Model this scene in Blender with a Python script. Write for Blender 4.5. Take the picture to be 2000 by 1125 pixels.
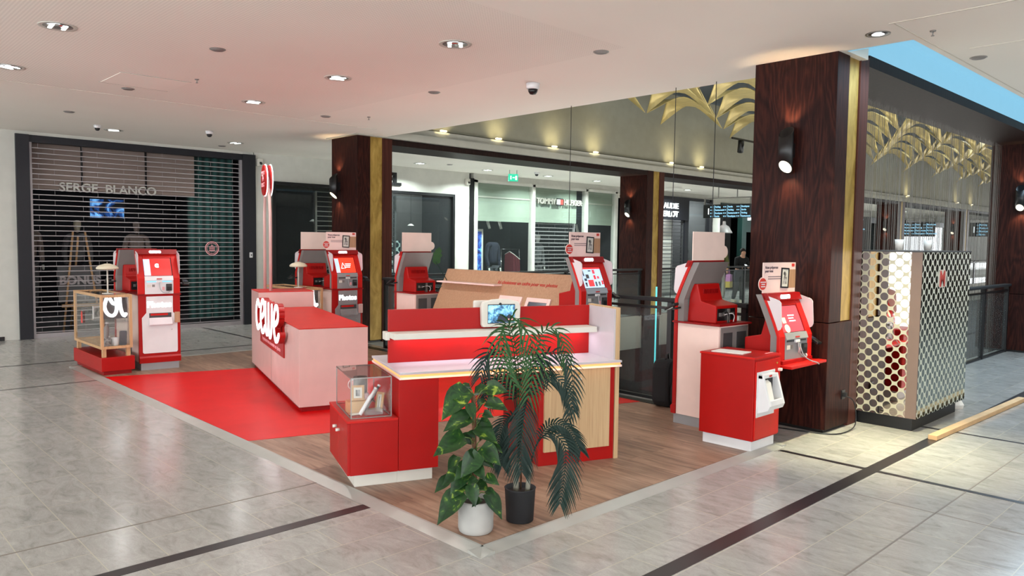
import bpy, bmesh, math, random
from mathutils import Vector, Matrix
random.seed(7)
PI = math.pi
for o in list(bpy.data.objects): bpy.data.objects.remove(o, do_unlink=True)
SC = bpy.context.scene
COL = SC.collection

# ------------------------------------------------------------------ camera
# world: +X runs along the shop fronts to the right, +Y runs away to the left, Z up, metres
cd = bpy.data.cameras.new('camera'); cam = bpy.data.objects.new('camera', cd); COL.objects.link(cam)
SC.camera = cam
yaw, pit, rol = math.radians(46.28), math.radians(-3.44), math.radians(0.70)
fw = Vector((math.cos(yaw)*math.cos(pit), math.sin(yaw)*math.cos(pit), math.sin(pit)))
rt = fw.cross(Vector((0, 0, 1))).normalized(); up = rt.cross(fw)
r2 = rt*math.cos(rol) + up*math.sin(rol); u2 = -rt*math.sin(rol) + up*math.cos(rol)
mw = Matrix((r2, u2, -fw)).transposed().to_4x4(); mw.translation = Vector((0, 0, 1.6))
cam.matrix_world = mw
cd.sensor_width = 36; cd.lens = 1491.5/2000*36; cd.clip_end = 300; cd.clip_start = 0.05

# ------------------------------------------------------------------ world, exposure, lights
w = bpy.data.worlds.new('world'); SC.world = w; w.use_nodes = True
bg = w.node_tree.nodes['Background']; bg.inputs[0].default_value = (0.93, 0.975, 1.0, 1); bg.inputs[1].default_value = 5.6
SC.view_settings.view_transform = 'Standard'; SC.view_settings.look = 'None'
SC.view_settings.exposure = 0.34; SC.view_settings.gamma = 1; SC.view_settings.use_curve_mapping = False
CZ = 3.21

def area(name, loc, size, power, color=(1, 1, 1), rot=(0, 0, 0), shape='SQUARE', size_y=None, spread=180):
    l = bpy.data.lights.new(name, 'AREA'); l.energy = power; l.color = color; l.shape = shape; l.size = size
    if size_y: l.size_y = size_y
    l.spread = math.radians(spread)
    o = bpy.data.objects.new(name, l); COL.objects.link(o); o.location = loc; o.rotation_euler = rot
    return o
# ceiling downlights over the stand and the walkways (DOWN_BACK: unseen, no fixtures)
DOWN = [(1.586, 6.731), (4.035, 4.927), (4.057, 6.785), (4.072, 8.699), (1.623, 8.662), (3.671, 12.554), (5.58, 12.609)]
DOWN_BACK = [(1.6, 3.0), (1.6, 0.6), (4.0, 0.7), (4.04, 3.0), (-1.5, 6.7), (-1.5, 3.5), (-1.5, 0.5), (-1.5, 10), (6.5, 0.6), (9.3, 1.0), (12, 1.0), (6.5, -1.6), (3, -1.8), (0, -1.8), (10, -1.6)]  # unseen lamps without fixtures, some added to brighten the floor at front right
DOWN_FAR = [(9.65, 12.9), (11.53, 12.9), (13.5, 12.9), (15.34, 12.9), (19.5, 12.9), (23.5, 12.9), (27.5, 12.9), (31.5, 12.9), (37, 12.9)]
for i, (x, y) in enumerate(DOWN + DOWN_BACK): area('downlight_glow', (x, y, CZ-0.035), 0.16, 16 if i in (1, 2, 3) else (10 if x > 3 else 5), (1.0, 0.98, 0.95), shape='DISK', spread=150)
for i, (x, y) in enumerate(DOWN_FAR): area('downlight_glow', (x, y, CZ-0.035), 0.16, 74, (0.86, 1.0, 0.98), shape='DISK', spread=150)
area('downlight_glow', (6.064, 2.36, CZ-0.035), 0.10, 16, (1.0, 0.92, 0.58), shape='DISK', spread=50, rot=(0, math.radians(-6), 0))
area('cove_glow', (16, 2.48, CZ+0.02), 19, 260, (0.60, 0.82, 1.0), shape='RECTANGLE', size_y=0.35, spread=150)
# unseen fill lamps added above the gold sails, under the closed atrium ceiling
for x in (11, 18, 26, 34): area('sail_fill_glow', (x, 6.6, 5.6), 3.0, 60, (0.85, 0.95, 1.0))
# unseen fill lamps added in the void, upward ones for sails and fascia
for x in (9.5, 14, 19, 25, 32, 40): area('void_fill_glow', (x, 6.8, -0.9), 3.0, 100, (1.0, 0.98, 0.90), rot=(PI, 0, 0))
for x in (9, 16, 24): area('void_fill_glow', (x, 6.8, -0.9), 1.5, 30, (0.9, 1.0, 0.98))

# ------------------------------------------------------------------ materials
def lin(c):
    c = c/255.0
    return c/12.92 if c <= 0.04045 else ((c+0.055)/1.055)**2.4
def rgb(r, g, b): return (lin(r), lin(g), lin(b), 1)
M = {}
def newmat(name):
    m = bpy.data.materials.new(name); m.use_nodes = True; M[name] = m
    return m, m.node_tree, m.node_tree.nodes['Principled BSDF']
def N(nt, t, **k):
    n = nt.nodes.new(t)
    for a, v in k.items(): setattr(n, a, v)
    return n
def coords(nt, scale=(1, 1, 1), rot=(0, 0, 0), kind='Object'):
    tc = N(nt, 'ShaderNodeTexCoord'); mp = N(nt, 'ShaderNodeMapping')
    mp.inputs['Scale'].default_value = scale; mp.inputs['Rotation'].default_value = rot
    nt.links.new(tc.outputs[kind], mp.inputs[0]); return mp.outputs[0]
def ramp(nt, src, stops):
    r = N(nt, 'ShaderNodeValToRGB'); e = r.color_ramp.elements
    while len(e) < len(stops): e.new(0.5)
    for i, (p, c) in enumerate(stops): e[i].position = p; e[i].color = c
    nt.links.new(src, r.inputs[0]); return r.outputs[0]
def noise(nt, vec, scale, detail=3, dist=0, rough=0.5):
    n = N(nt, 'ShaderNodeTexNoise'); n.inputs['Scale'].default_value = scale; n.inputs['Detail'].default_value = detail
    n.inputs['Distortion'].default_value = dist; n.inputs['Roughness'].default_value = rough
    nt.links.new(vec, n.inputs['Vector']); return n.outputs['Fac']
def mixc(nt, fac, a, b, blend='MIX'):
    m = N(nt, 'ShaderNodeMix', data_type='RGBA', blend_type=blend)
    for s, v in ((m.inputs[0], fac), (m.inputs[6], a), (m.inputs[7], b)):
        if hasattr(v, 'links') or hasattr(v, 'is_linked'): nt.links.new(v, s)
        else: s.default_value = v
    return m.outputs[2]
def math_(nt, op, a, b=None, c=None):
    m = N(nt, 'ShaderNodeMath', operation=op)
    for s, v in zip(m.inputs, (a, b, c)):
        if v is None: continue
        if hasattr(v, 'is_linked'): nt.links.new(v, s)
        else: s.default_value = v
    return m.outputs[0]
def plain(name, c, rough=0.5, metal=0.0, emis=None, es=1.0, var=0.04, alpha=None, coat=0):
    m, nt, b = newmat(name)
    n = noise(nt, coords(nt), 6.0, 2)
    c1 = tuple(min(1, x*(1-var)) for x in c[:3]) + (1,); c2 = tuple(min(1, x*(1+var)) for x in c[:3]) + (1,)
    nt.links.new(ramp(nt, n, [(0.3, c1), (0.7, c2)]), b.inputs['Base Color'])
    b.inputs['Roughness'].default_value = rough; b.inputs['Metallic'].default_value = metal
    if name.startswith('palm'): b.inputs['Specular IOR Level'].default_value = 0.2
    if name.startswith('red'): b.inputs['Specular IOR Level'].default_value = 0.28
    if emis: b.inputs['Emission Color'].default_value = emis; b.inputs['Emission Strength'].default_value = es
    if coat: b.inputs['Coat Weight'].default_value = coat; b.inputs['Coat Roughness'].default_value = 0.1
    return m
def glassm(name, tint=(0.9, 0.95, 0.93), rough=0.0, refl=0.12, opac=0.05, oc=(0.5, 0.55, 0.55)):
    m, nt, b = newmat(name); out = nt.nodes['Material Output']
    t = N(nt, 'ShaderNodeBsdfTransparent'); t.inputs[0].default_value = (*tint, 1)
    g = N(nt, 'ShaderNodeBsdfGlossy'); g.inputs['Roughness'].default_value = rough + 0.02
    d = N(nt, 'ShaderNodeBsdfDiffuse'); d.inputs[0].default_value = (*oc, 1)
    lw = N(nt, 'ShaderNodeFresnel'); lw.inputs[0].default_value = 1.45
    f = math_(nt, 'MULTIPLY_ADD', lw.outputs[0], 0.9, refl*0.12)
    ge = N(nt, 'ShaderNodeNewGeometry'); f = math_(nt, 'MULTIPLY', f, math_(nt, 'SUBTRACT', 1.0, ge.outputs['Backfacing']))
    m1 = N(nt, 'ShaderNodeMixShader'); m1.inputs[0].default_value = opac
    nt.links.new(t.outputs[0], m1.inputs[1]); nt.links.new(d.outputs[0], m1.inputs[2])
    m2 = N(nt, 'ShaderNodeMixShader'); nt.links.new(f, m2.inputs[0])
    nt.links.new(m1.outputs[0], m2.inputs[1]); nt.links.new(g.outputs[0], m2.inputs[2])
    nt.links.new(m2.outputs[0], out.inputs[0]); return m

plain('pink_pale', rgb(236, 208, 198), 0.4)
plain('red', rgb(160, 12, 9), 0.4); plain('red_bright', rgb(188, 22, 15), 0.42); plain('red_dark', rgb(136, 10, 12), 0.42)
plain('pink', rgb(206, 170, 164), 0.34); plain('pale_pink', rgb(236, 205, 198), 0.4)
plain('white', rgb(214, 213, 214), 0.35); plain('offwhite', rgb(206, 202, 192), 0.5); plain('grey_metal', rgb(150, 150, 152), 0.4, 0.3)
plain('grey_shell', rgb(124, 118, 116), 0.5); plain('dark_grey', rgb(60, 60, 62), 0.5); plain('black', rgb(16, 16, 18), 0.4)
plain('black_soft', rgb(26, 26, 29), 0.7); plain('navy_frame', rgb(22, 22, 30), 0.5); plain('wing', rgb(205, 195, 198), 0.3)
plain('chrome', rgb(200, 200, 202), 0.15, 1.0); plain('steel', rgb(140, 136, 132), 0.35, 0.6); plain('slat', rgb(168, 162, 164), 0.45, 0.3)
plain('light_on', (1, 1, 1, 1), 0.5, emis=(1, 1, 1, 1), es=4); plain('letter_lit', (1, 1, 1, 1), 0.5, emis=(0.93, 0.95, 1, 1), es=1.0)
plain('lamp_warm', (1, 1, 1, 1), 0.5, emis=(1, 0.86, 0.58, 1), es=0.85); plain('lamp_cool', (1, 1, 1, 1), 0.5, emis=(0.92, 1, 0.95, 1), es=2.2)
plain('led_white', (1, 1, 1, 1), 0.5, emis=(0.9, 0.87, 1, 1), es=5); plain('led_orange', (0.3, 0.10, 0.04, 1), 0.5, emis=(1, 0.34, 0.10, 1), es=1.3)
plain('reflection_cyan', (0.2, 0.8, 0.8, 1), 0.5, emis=(0.08, 0.6, 0.65, 1), es=1.0)
plain('blue_cove', rgb(90, 110, 120), 0.6, emis=(0.27, 0.62, 0.85, 1), es=0.62)
plain('sign_blue', (0, 0, 0, 1), 0.5, emis=(0.35, 0.75, 1, 1), es=0.8); plain('sign_white', (1, 1, 1, 1), 0.5, emis=(0.85, 0.97, 1, 1), es=0.8)
plain('exit_green', rgb(20, 140, 100), 0.5, emis=(0.02, 0.5, 0.3, 1), es=1.0); plain('tile_blue', (0, 0, 0, 1), 0.5, emis=(0.05, 0.2, 0.75, 1), es=1.0)
plain('screen_red', rgb(200, 20, 20), 0.3, emis=rgb(222, 40, 34), es=0.75); plain('screen_orange', rgb(230, 40, 20), 0.3, emis=rgb(250, 62, 36), es=1.0)
plain('screen_pale', rgb(190, 215, 240), 0.3, emis=rgb(190, 216, 246), es=0.55); plain('screen_cyan', rgb(120, 190, 220), 0.3, emis=rgb(120, 190, 225), es=0.8)
plain('screen_rose', rgb(190, 60, 70), 0.3, emis=rgb(196, 66, 78), es=0.8); plain('screen_peach', rgb(240, 190, 160), 0.3, emis=rgb(250, 200, 165), es=0.8)
plain('screen_dark', rgb(40, 45, 55), 0.2, emis=rgb(50, 55, 66), es=0.5); plain('screen_blue', rgb(40, 60, 160), 0.3, emis=rgb(40, 90, 170), es=0.5)
plain('plaster', rgb(214, 206, 194), 0.8); plain('wall_white', rgb(200, 198, 190), 0.8); plain('fascia_grey', rgb(150, 147, 132), 0.75)
plain('cornice', rgb(176, 174, 164), 0.7); plain('atrium_dark', rgb(128, 136, 146), 0.8); plain('card_back', rgb(226, 202, 192), 0.5)
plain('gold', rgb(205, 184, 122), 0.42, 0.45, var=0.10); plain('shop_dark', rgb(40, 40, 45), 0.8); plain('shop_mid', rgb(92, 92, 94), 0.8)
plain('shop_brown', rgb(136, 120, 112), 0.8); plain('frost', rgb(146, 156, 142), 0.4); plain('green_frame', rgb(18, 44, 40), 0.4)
plain('cream', rgb(206, 196, 172), 0.5); plain('soil', rgb(40, 26, 18), 0.95, var=0.3); plain('concrete_pot', rgb(164, 162, 158), 0.85, var=0.16)
plain('trunk', rgb(150, 145, 130), 0.8, var=0.25); plain('bark_brown', rgb(96, 66, 44), 0.85, var=0.3); plain('stem_green', rgb(86, 112, 50), 0.5)
plain('palm_green', rgb(40, 72, 36), 0.55, var=0.3); plain('palm_dark', rgb(20, 40, 34), 0.55, var=0.3)
plain('paper', rgb(225, 220, 212), 0.7); plain('skin', rgb(200, 150, 125), 0.6); plain('cloth_navy', rgb(26, 30, 48), 0.85); plain('cloth_black', rgb(18, 18, 20), 0.9)
plain('cloth_grey', rgb(70, 72, 78), 0.9); plain('cloth_olive', rgb(104, 106, 62), 0.9); plain('cloth_wine', rgb(96, 26, 38), 0.85); plain('denim', rgb(48, 56, 72), 0.9)
plain('bag_pink', rgb(220, 150, 210), 0.6); plain('bag_yellow', rgb(228, 200, 90), 0.6); plain('hair', rgb(26, 20, 18), 0.7); plain('mannequin', rgb(225, 225, 220), 0.5)
plain('text_red', rgb(190, 50, 45), 0.6); plain('text_grey', rgb(110, 90, 95), 0.6); plain('text_rose', rgb(228, 160, 165), 0.6); plain('pale_wood', rgb(204, 166, 120), 0.6, var=0.1)
plain('lower_floor', rgb(128, 134, 128), 0.4); plain('lower_wall', rgb(70, 72, 72), 0.8); plain('edge_trim', rgb(172, 172, 166), 0.35, 0.25)
plain('black_stone', rgb(38, 34, 36), 0.3); plain('joint', rgb(120, 112, 104), 0.6); plain('sticker_red', rgb(200, 60, 50), 0.5); plain('brass_pin', rgb(190, 160, 80), 0.3, 0.9)
glassm('glass', (0.985, 0.99, 0.985), opac=0.02); glassm('rail_glass', (0.88, 0.91, 0.91), refl=0.25, opac=0.04); glassm('smoke_glass', (0.85, 0.81, 0.80), refl=0.2, opac=0.10, oc=(.3, .26, .25))
glassm('shop_glass', (0.95, 0.97, 0.96), refl=0.15, opac=0.02, oc=(.35, .4, .4)); glassm('clear_plastic', (0.86, 0.86, 0.88), refl=0.3, opac=0.2, oc=(.8, .8, .8))

def mk_ceiling(name, perf):
    m, nt, b = newmat(name); co = coords(nt)
    c = ramp(nt, noise(nt, co, 0.6, 2), [(0.3, rgb(238, 231, 222)), (0.7, rgb(243, 237, 228))])
    if perf:
        sp = N(nt, 'ShaderNodeSeparateXYZ'); nt.links.new(co, sp.inputs[0])
        fx = math_(nt, 'FRACT', math_(nt, 'MULTIPLY', sp.outputs[0], 40)); fy = math_(nt, 'FRACT', math_(nt, 'MULTIPLY', sp.outputs[1], 40))
        dx = math_(nt, 'ABSOLUTE', math_(nt, 'SUBTRACT', fx, 0.5)); dy = math_(nt, 'ABSOLUTE', math_(nt, 'SUBTRACT', fy, 0.5))
        hole = math_(nt, 'LESS_THAN', math_(nt, 'MAXIMUM', dx, dy), 0.26)
        c = mixc(nt, math_(nt, 'MULTIPLY', hole, 0.2), c, rgb(120, 112, 104))
    nt.links.new(c, b.inputs['Base Color']); b.inputs['Roughness'].default_value = 0.85
mk_ceiling('ceiling_paint', False); mk_ceiling('ceiling_perforated', True)

def mk_marble():
    m, nt, b = newmat('marble'); co = coords(nt)
    sp = N(nt, 'ShaderNodeSeparateXYZ'); nt.links.new(co, sp.inputs[0])
    def brick(vec, off):
        br = N(nt, 'ShaderNodeTexBrick'); nt.links.new(vec, br.inputs['Vector'])
        br.inputs['Scale'].default_value = 1; br.inputs['Mortar Size'].default_value = 0.0028; br.inputs['Mortar Smooth'].default_value = 0.1
        br.inputs['Brick Width'].default_value = 0.62; br.inputs['Row Height'].default_value = 0.2785; br.inputs['Bias'].default_value = 0
        br.inputs['Color1'].default_value = (0.62, 0.62, 0.62, 1); br.inputs['Color2'].default_value = (1, 1, 1, 1); br.inputs['Mortar'].default_value = (0.5, 0.5, 0.5, 1)
        br.offset = off; br.squash = 1
        return br
    ca = N(nt, 'ShaderNodeCombineXYZ'); nt.links.new(math_(nt, 'ADD', sp.outputs[1], 50.1), ca.inputs[0]); nt.links.new(math_(nt, 'ADD', sp.outputs[0], 49.88), ca.inputs[1])
    cb = N(nt, 'ShaderNodeCombineXYZ'); nt.links.new(math_(nt, 'ADD', sp.outputs[0], 50.0), cb.inputs[0]); nt.links.new(math_(nt, 'ADD', sp.outputs[1], 50.31), cb.inputs[1])
    A = brick(ca.outputs[0], 0.43); B = brick(cb.outputs[0], 0.37)
    sel = math_(nt, 'LESS_THAN', sp.outputs[1], 3.86)
    tone = mixc(nt, sel, A.outputs['Color'], B.outputs['Color']); mort = mixc(nt, sel, A.outputs['Fac'], B.outputs['Fac'])
    v1 = coords(nt, (7.5, 3.2, 1), (0, 0, 0.35)); v2 = coords(nt, (16, 4.5, 1), (0, 0, 0.2))
    off = N(nt, 'ShaderNodeVectorMath', operation='ADD'); nt.links.new(v1, off.inputs[0])
    sc = N(nt, 'ShaderNodeVectorMath', operation='SCALE'); nt.links.new(tone, sc.inputs[0]); sc.inputs['Scale'].default_value = 9.0
    nt.links.new(sc.outputs[0], off.inputs[1])
    n1 = noise(nt, off.outputs[0], 1.5, 8, 1.0, 0.68); n2 = noise(nt, v2, 2.2, 6, 2.2, 0.75)
    c1 = ramp(nt, n1, [(0.30, rgb(146, 144, 140)), (0.46, rgb(166, 164, 160)), (0.60, rgb(176, 174, 170)), (0.8, rgb(188, 186, 181))])
    vein = ramp(nt, n2, [(0.47, (0, 0, 0, 1)), (0.495, (1, 1, 1, 1)), (0.505, (1, 1, 1, 1)), (0.53, (0, 0, 0, 1))])
    c2 = mixc(nt, math_(nt, 'MULTIPLY', vein, 0.26), c1, rgb(124, 123, 121))
    t = ramp(nt, tone, [(0.6, (0.88, 0.88, 0.88, 1)), (1.0, (1, 1, 1, 1))])
    c3 = mixc(nt, 1.0, c2, t, 'MULTIPLY')
    c4 = mixc(nt, math_(nt, 'MULTIPLY', mort, 0.75), c3, rgb(188, 182, 166))
    nt.links.new(c4, b.inputs['Base Color'])
    nt.links.new(math_(nt, 'MULTIPLY_ADD', n1, 0.12, 0.12), b.inputs['Roughness'])
    b.inputs['Specular IOR Level'].default_value = 0.6
mk_marble()

def mk_wood(name, cols, scale, ring=True, rough=0.4, rot=(0, 0, 0), fig=3.0):
    # grain runs along local Z
    m, nt, b = newmat(name)
    co = coords(nt, (scale, scale, scale*(0.09 if ring else 0.025)), rot)
    big = coords(nt, (2.3, 2.3, 0.42), rot)
    n0 = noise(nt, big, 1.5, 2, 0.4)
    wv = math_(nt, 'FRACT', math_(nt, 'MULTIPLY', n0, fig*6)) if ring else n0
    tri = math_(nt, 'ABSOLUTE', math_(nt, 'MULTIPLY_ADD', wv, 2, -1)) if ring else n0
    n1 = noise(nt, co, 3.0, 5, 0.3, 0.6)
    f = math_(nt, 'MULTIPLY_ADD', tri, 0.20 if ring else 0.1, math_(nt, 'MULTIPLY', n1, 0.76 if ring else 0.9))
    nt.links.new(ramp(nt, f, [(0.2, cols[0]), (0.45, cols[1]), (0.7, cols[2])]), b.inputs['Base Color'])
    b.inputs['Roughness'].default_value = rough; b.inputs['Specular IOR Level'].default_value = 0.12 if name.startswith('rose') else 0.4
    return m
mk_wood('rosewood', [rgb(18, 6, 6), rgb(40, 17, 14), rgb(64, 30, 22)], 16, rough=0.45)
mk_wood('rosewood_plain', [rgb(44, 22, 20), rgb(66, 36, 30), rgb(90, 52, 42)], 9, ring=False, rough=0.42)
mk_wood('oak', [rgb(158, 126, 90), rgb(184, 152, 114), rgb(198, 168, 130)], 34, ring=False, rough=0.5)
mk_wood('oak_rose', [rgb(150, 112, 84), rgb(172, 132, 102), rgb(186, 148, 116)], 30, ring=False, rough=0.5)
mk_wood('oak_frame', [rgb(160, 122, 86), rgb(186, 146, 106), rgb(202, 164, 122)], 20, ring=False, rough=0.5)

def mk_planks():
    m, nt, b = newmat('wood_floor'); co = coords(nt)
    sp = N(nt, 'ShaderNodeSeparateXYZ'); nt.links.new(co, sp.inputs[0])
    cb = N(nt, 'ShaderNodeCombineXYZ'); nt.links.new(math_(nt, 'ADD', sp.outputs[1], 20), cb.inputs[0]); nt.links.new(math_(nt, 'ADD', sp.outputs[0], 20), cb.inputs[1])
    br = N(nt, 'ShaderNodeTexBrick'); nt.links.new(cb.outputs[0], br.inputs['Vector'])
    br.inputs['Scale'].default_value = 1; br.inputs['Mortar Size'].default_value = 0.0012
    br.inputs['Brick Width'].default_value = 0.95; br.inputs['Row Height'].default_value = 0.165
    br.inputs['Color1'].default_value = (0.0, 0.0, 0.0, 1); br.inputs['Color2'].default_value = (1, 1, 1, 1); br.inputs['Mortar'].default_value = (0.2, 0.2, 0.2, 1)
    br.offset = 0.37
    ng = coords(nt, (11, 1.1, 1)); sc = N(nt, 'ShaderNodeVectorMath', operation='ADD'); nt.links.new(ng, sc.inputs[0])
    s2 = N(nt, 'ShaderNodeVectorMath', operation='SCALE'); nt.links.new(br.outputs['Color'], s2.inputs[0]); s2.inputs['Scale'].default_value = 13
    nt.links.new(s2.outputs[0], sc.inputs[1])
    n1 = noise(nt, sc.outputs[0], 2.2, 6, 0.6, 0.6)
    c = ramp(nt, n1, [(0.28, rgb(108, 84, 70)), (0.5, rgb(148, 119, 100)), (0.72, rgb(172, 144, 122))])
    t = ramp(nt, br.outputs['Color'], [(0, (0.74, 0.73, 0.73, 1)), (1, (1.06, 1.04, 1.02, 1))])
    nt.links.new(mixc(nt, 1.0, c, t, 'MULTIPLY'), b.inputs['Base Color']); b.inputs['Roughness'].default_value = 0.42
mk_planks()
m, nt, b = newmat('red_floor'); n = noise(nt, coords(nt), 2.5, 4, 0.5)
nt.links.new(ramp(nt, n, [(0.3, rgb(206, 4, 8)), (0.7, rgb(220, 10, 12))]), b.inputs['Base Color']); b.inputs['Roughness'].default_value = 0.38; b.inputs['Specular IOR Level'].default_value = 0.3
m, nt, b = newmat('brass'); n = noise(nt, coords(nt, (3, 3, 1)), 3.0, 5, 0.8, 0.6)
nt.links.new(ramp(nt, n, [(0.3, rgb(138, 108, 46)), (0.55, rgb(176, 144, 72)), (0.75, rgb(196, 164, 92))]), b.inputs['Base Color'])
b.inputs['Roughness'].default_value = 0.45; b.inputs['Metallic'].default_value = 0.35

def mk_dots(name, dotcol, bgcol, metal, px, pz, r, axis):
    # staggered round dots on an upright face; axis = the horizontal coordinate used (0 = x, 1 = y)
    m, nt, b = newmat(name); co = coords(nt); sp = N(nt, 'ShaderNodeSeparateXYZ'); nt.links.new(co, sp.inputs[0])
    h = math_(nt, 'ADD', sp.outputs[axis], 20*px); z = math_(nt, 'ADD', sp.outputs[2], 20*pz)
    def dist(ox, oz):
        a = math_(nt, 'SUBTRACT', math_(nt, 'FRACT', math_(nt, 'ADD', math_(nt, 'DIVIDE', h, px), ox)), 0.5)
        c = math_(nt, 'SUBTRACT', math_(nt, 'FRACT', math_(nt, 'ADD', math_(nt, 'DIVIDE', z, pz), oz)), 0.5)
        a = math_(nt, 'MULTIPLY', a, px); c = math_(nt, 'MULTIPLY', c, pz)
        return math_(nt, 'SQRT', math_(nt, 'ADD', math_(nt, 'MULTIPLY', a, a), math_(nt, 'MULTIPLY', c, c)))
    d = math_(nt, 'LESS_THAN', math_(nt, 'MINIMUM', dist(0, 0), dist(0.5, 0.5)), r)
    nt.links.new(mixc(nt, d, bgcol, dotcol), b.inputs['Base Color'])
    nt.links.new(math_(nt, 'MULTIPLY', d, metal), b.inputs['Metallic'])
    nt.links.new(math_(nt, 'MULTIPLY_ADD', d, -0.3, 0.33), b.inputs['Roughness'])
mk_dots('dots_mirror', (0.58, 0.52, 0.48, 1), rgb(180, 174, 152), 1.0, 0.1150, 0.101, 0.0345, 1)
mk_dots('dots_panel', (0.35, 0.42, 0.40, 1), rgb(196, 202, 186), 1.0, 0.1235, 0.101, 0.034, 0)
mk_dots('dots_shop', (0.02, 0.03, 0.04, 1), rgb(150, 170, 168), 0.3, 0.2, 0.2, 0.06, 0)

def mk_leaf():
    m, nt, b = newmat('pothos_leaf'); co = coords(nt)
    n = noise(nt, coords(nt, (1, 1, 1)), 16, 4, 1.5)
    c = ramp(nt, n, [(0.35, rgb(18, 42, 20)), (0.6, rgb(34, 66, 26)), (0.66, rgb(98, 122, 40)), (0.75, rgb(150, 160, 66))])
    nt.links.new(c, b.inputs['Base Color']); b.inputs['Roughness'].default_value = 0.38; b.inputs['Specular IOR Level'].default_value = 0.3
mk_leaf()
m, nt, b = newmat('green_curtain'); co = coords(nt)
wv = N(nt, 'ShaderNodeTexWave'); wv.inputs['Scale'].default_value = 2.2; wv.inputs['Distortion'].default_value = 1.0; nt.links.new(co, wv.inputs[0])
nt.links.new(ramp(nt, wv.outputs['Fac'], [(0, rgb(18, 48, 46)), (1, rgb(44, 88, 84))]), b.inputs['Base Color']); b.inputs['Roughness'].default_value = 0.8
def mk_blobs(name, cols, scale, es, base=0.0):
    m, nt, b = newmat(name); n = noise(nt, coords(nt), scale, 4, 1.0)
    c = ramp(nt, n, cols); nt.links.new(c, b.inputs['Base Color']); nt.links.new(c, b.inputs['Emission Color']); b.inputs['Emission Strength'].default_value = es
mk_blobs('photo_screen', [(0.3, rgb(20, 40, 60)), (0.45, rgb(60, 110, 150)), (0.58, rgb(130, 190, 215)), (0.8, rgb(190, 225, 240))], 22, 0.7)
mk_blobs('poster_screen', [(0.3, rgb(10, 16, 50)), (0.5, rgb(30, 60, 150)), (0.62, rgb(90, 170, 190)), (0.8, rgb(190, 220, 180))], 5, 0.8)
mk_blobs('blue_screen', [(0.4, rgb(0, 4, 10)), (0.5, rgb(20, 60, 120)), (0.65, rgb(120, 190, 250))], 5, 1.0)
mk_blobs('photo_grey', [(0.35, rgb(40, 40, 44)), (0.6, rgb(170, 165, 162)), (0.8, rgb(215, 212, 208))], 14, 0.0)

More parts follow.
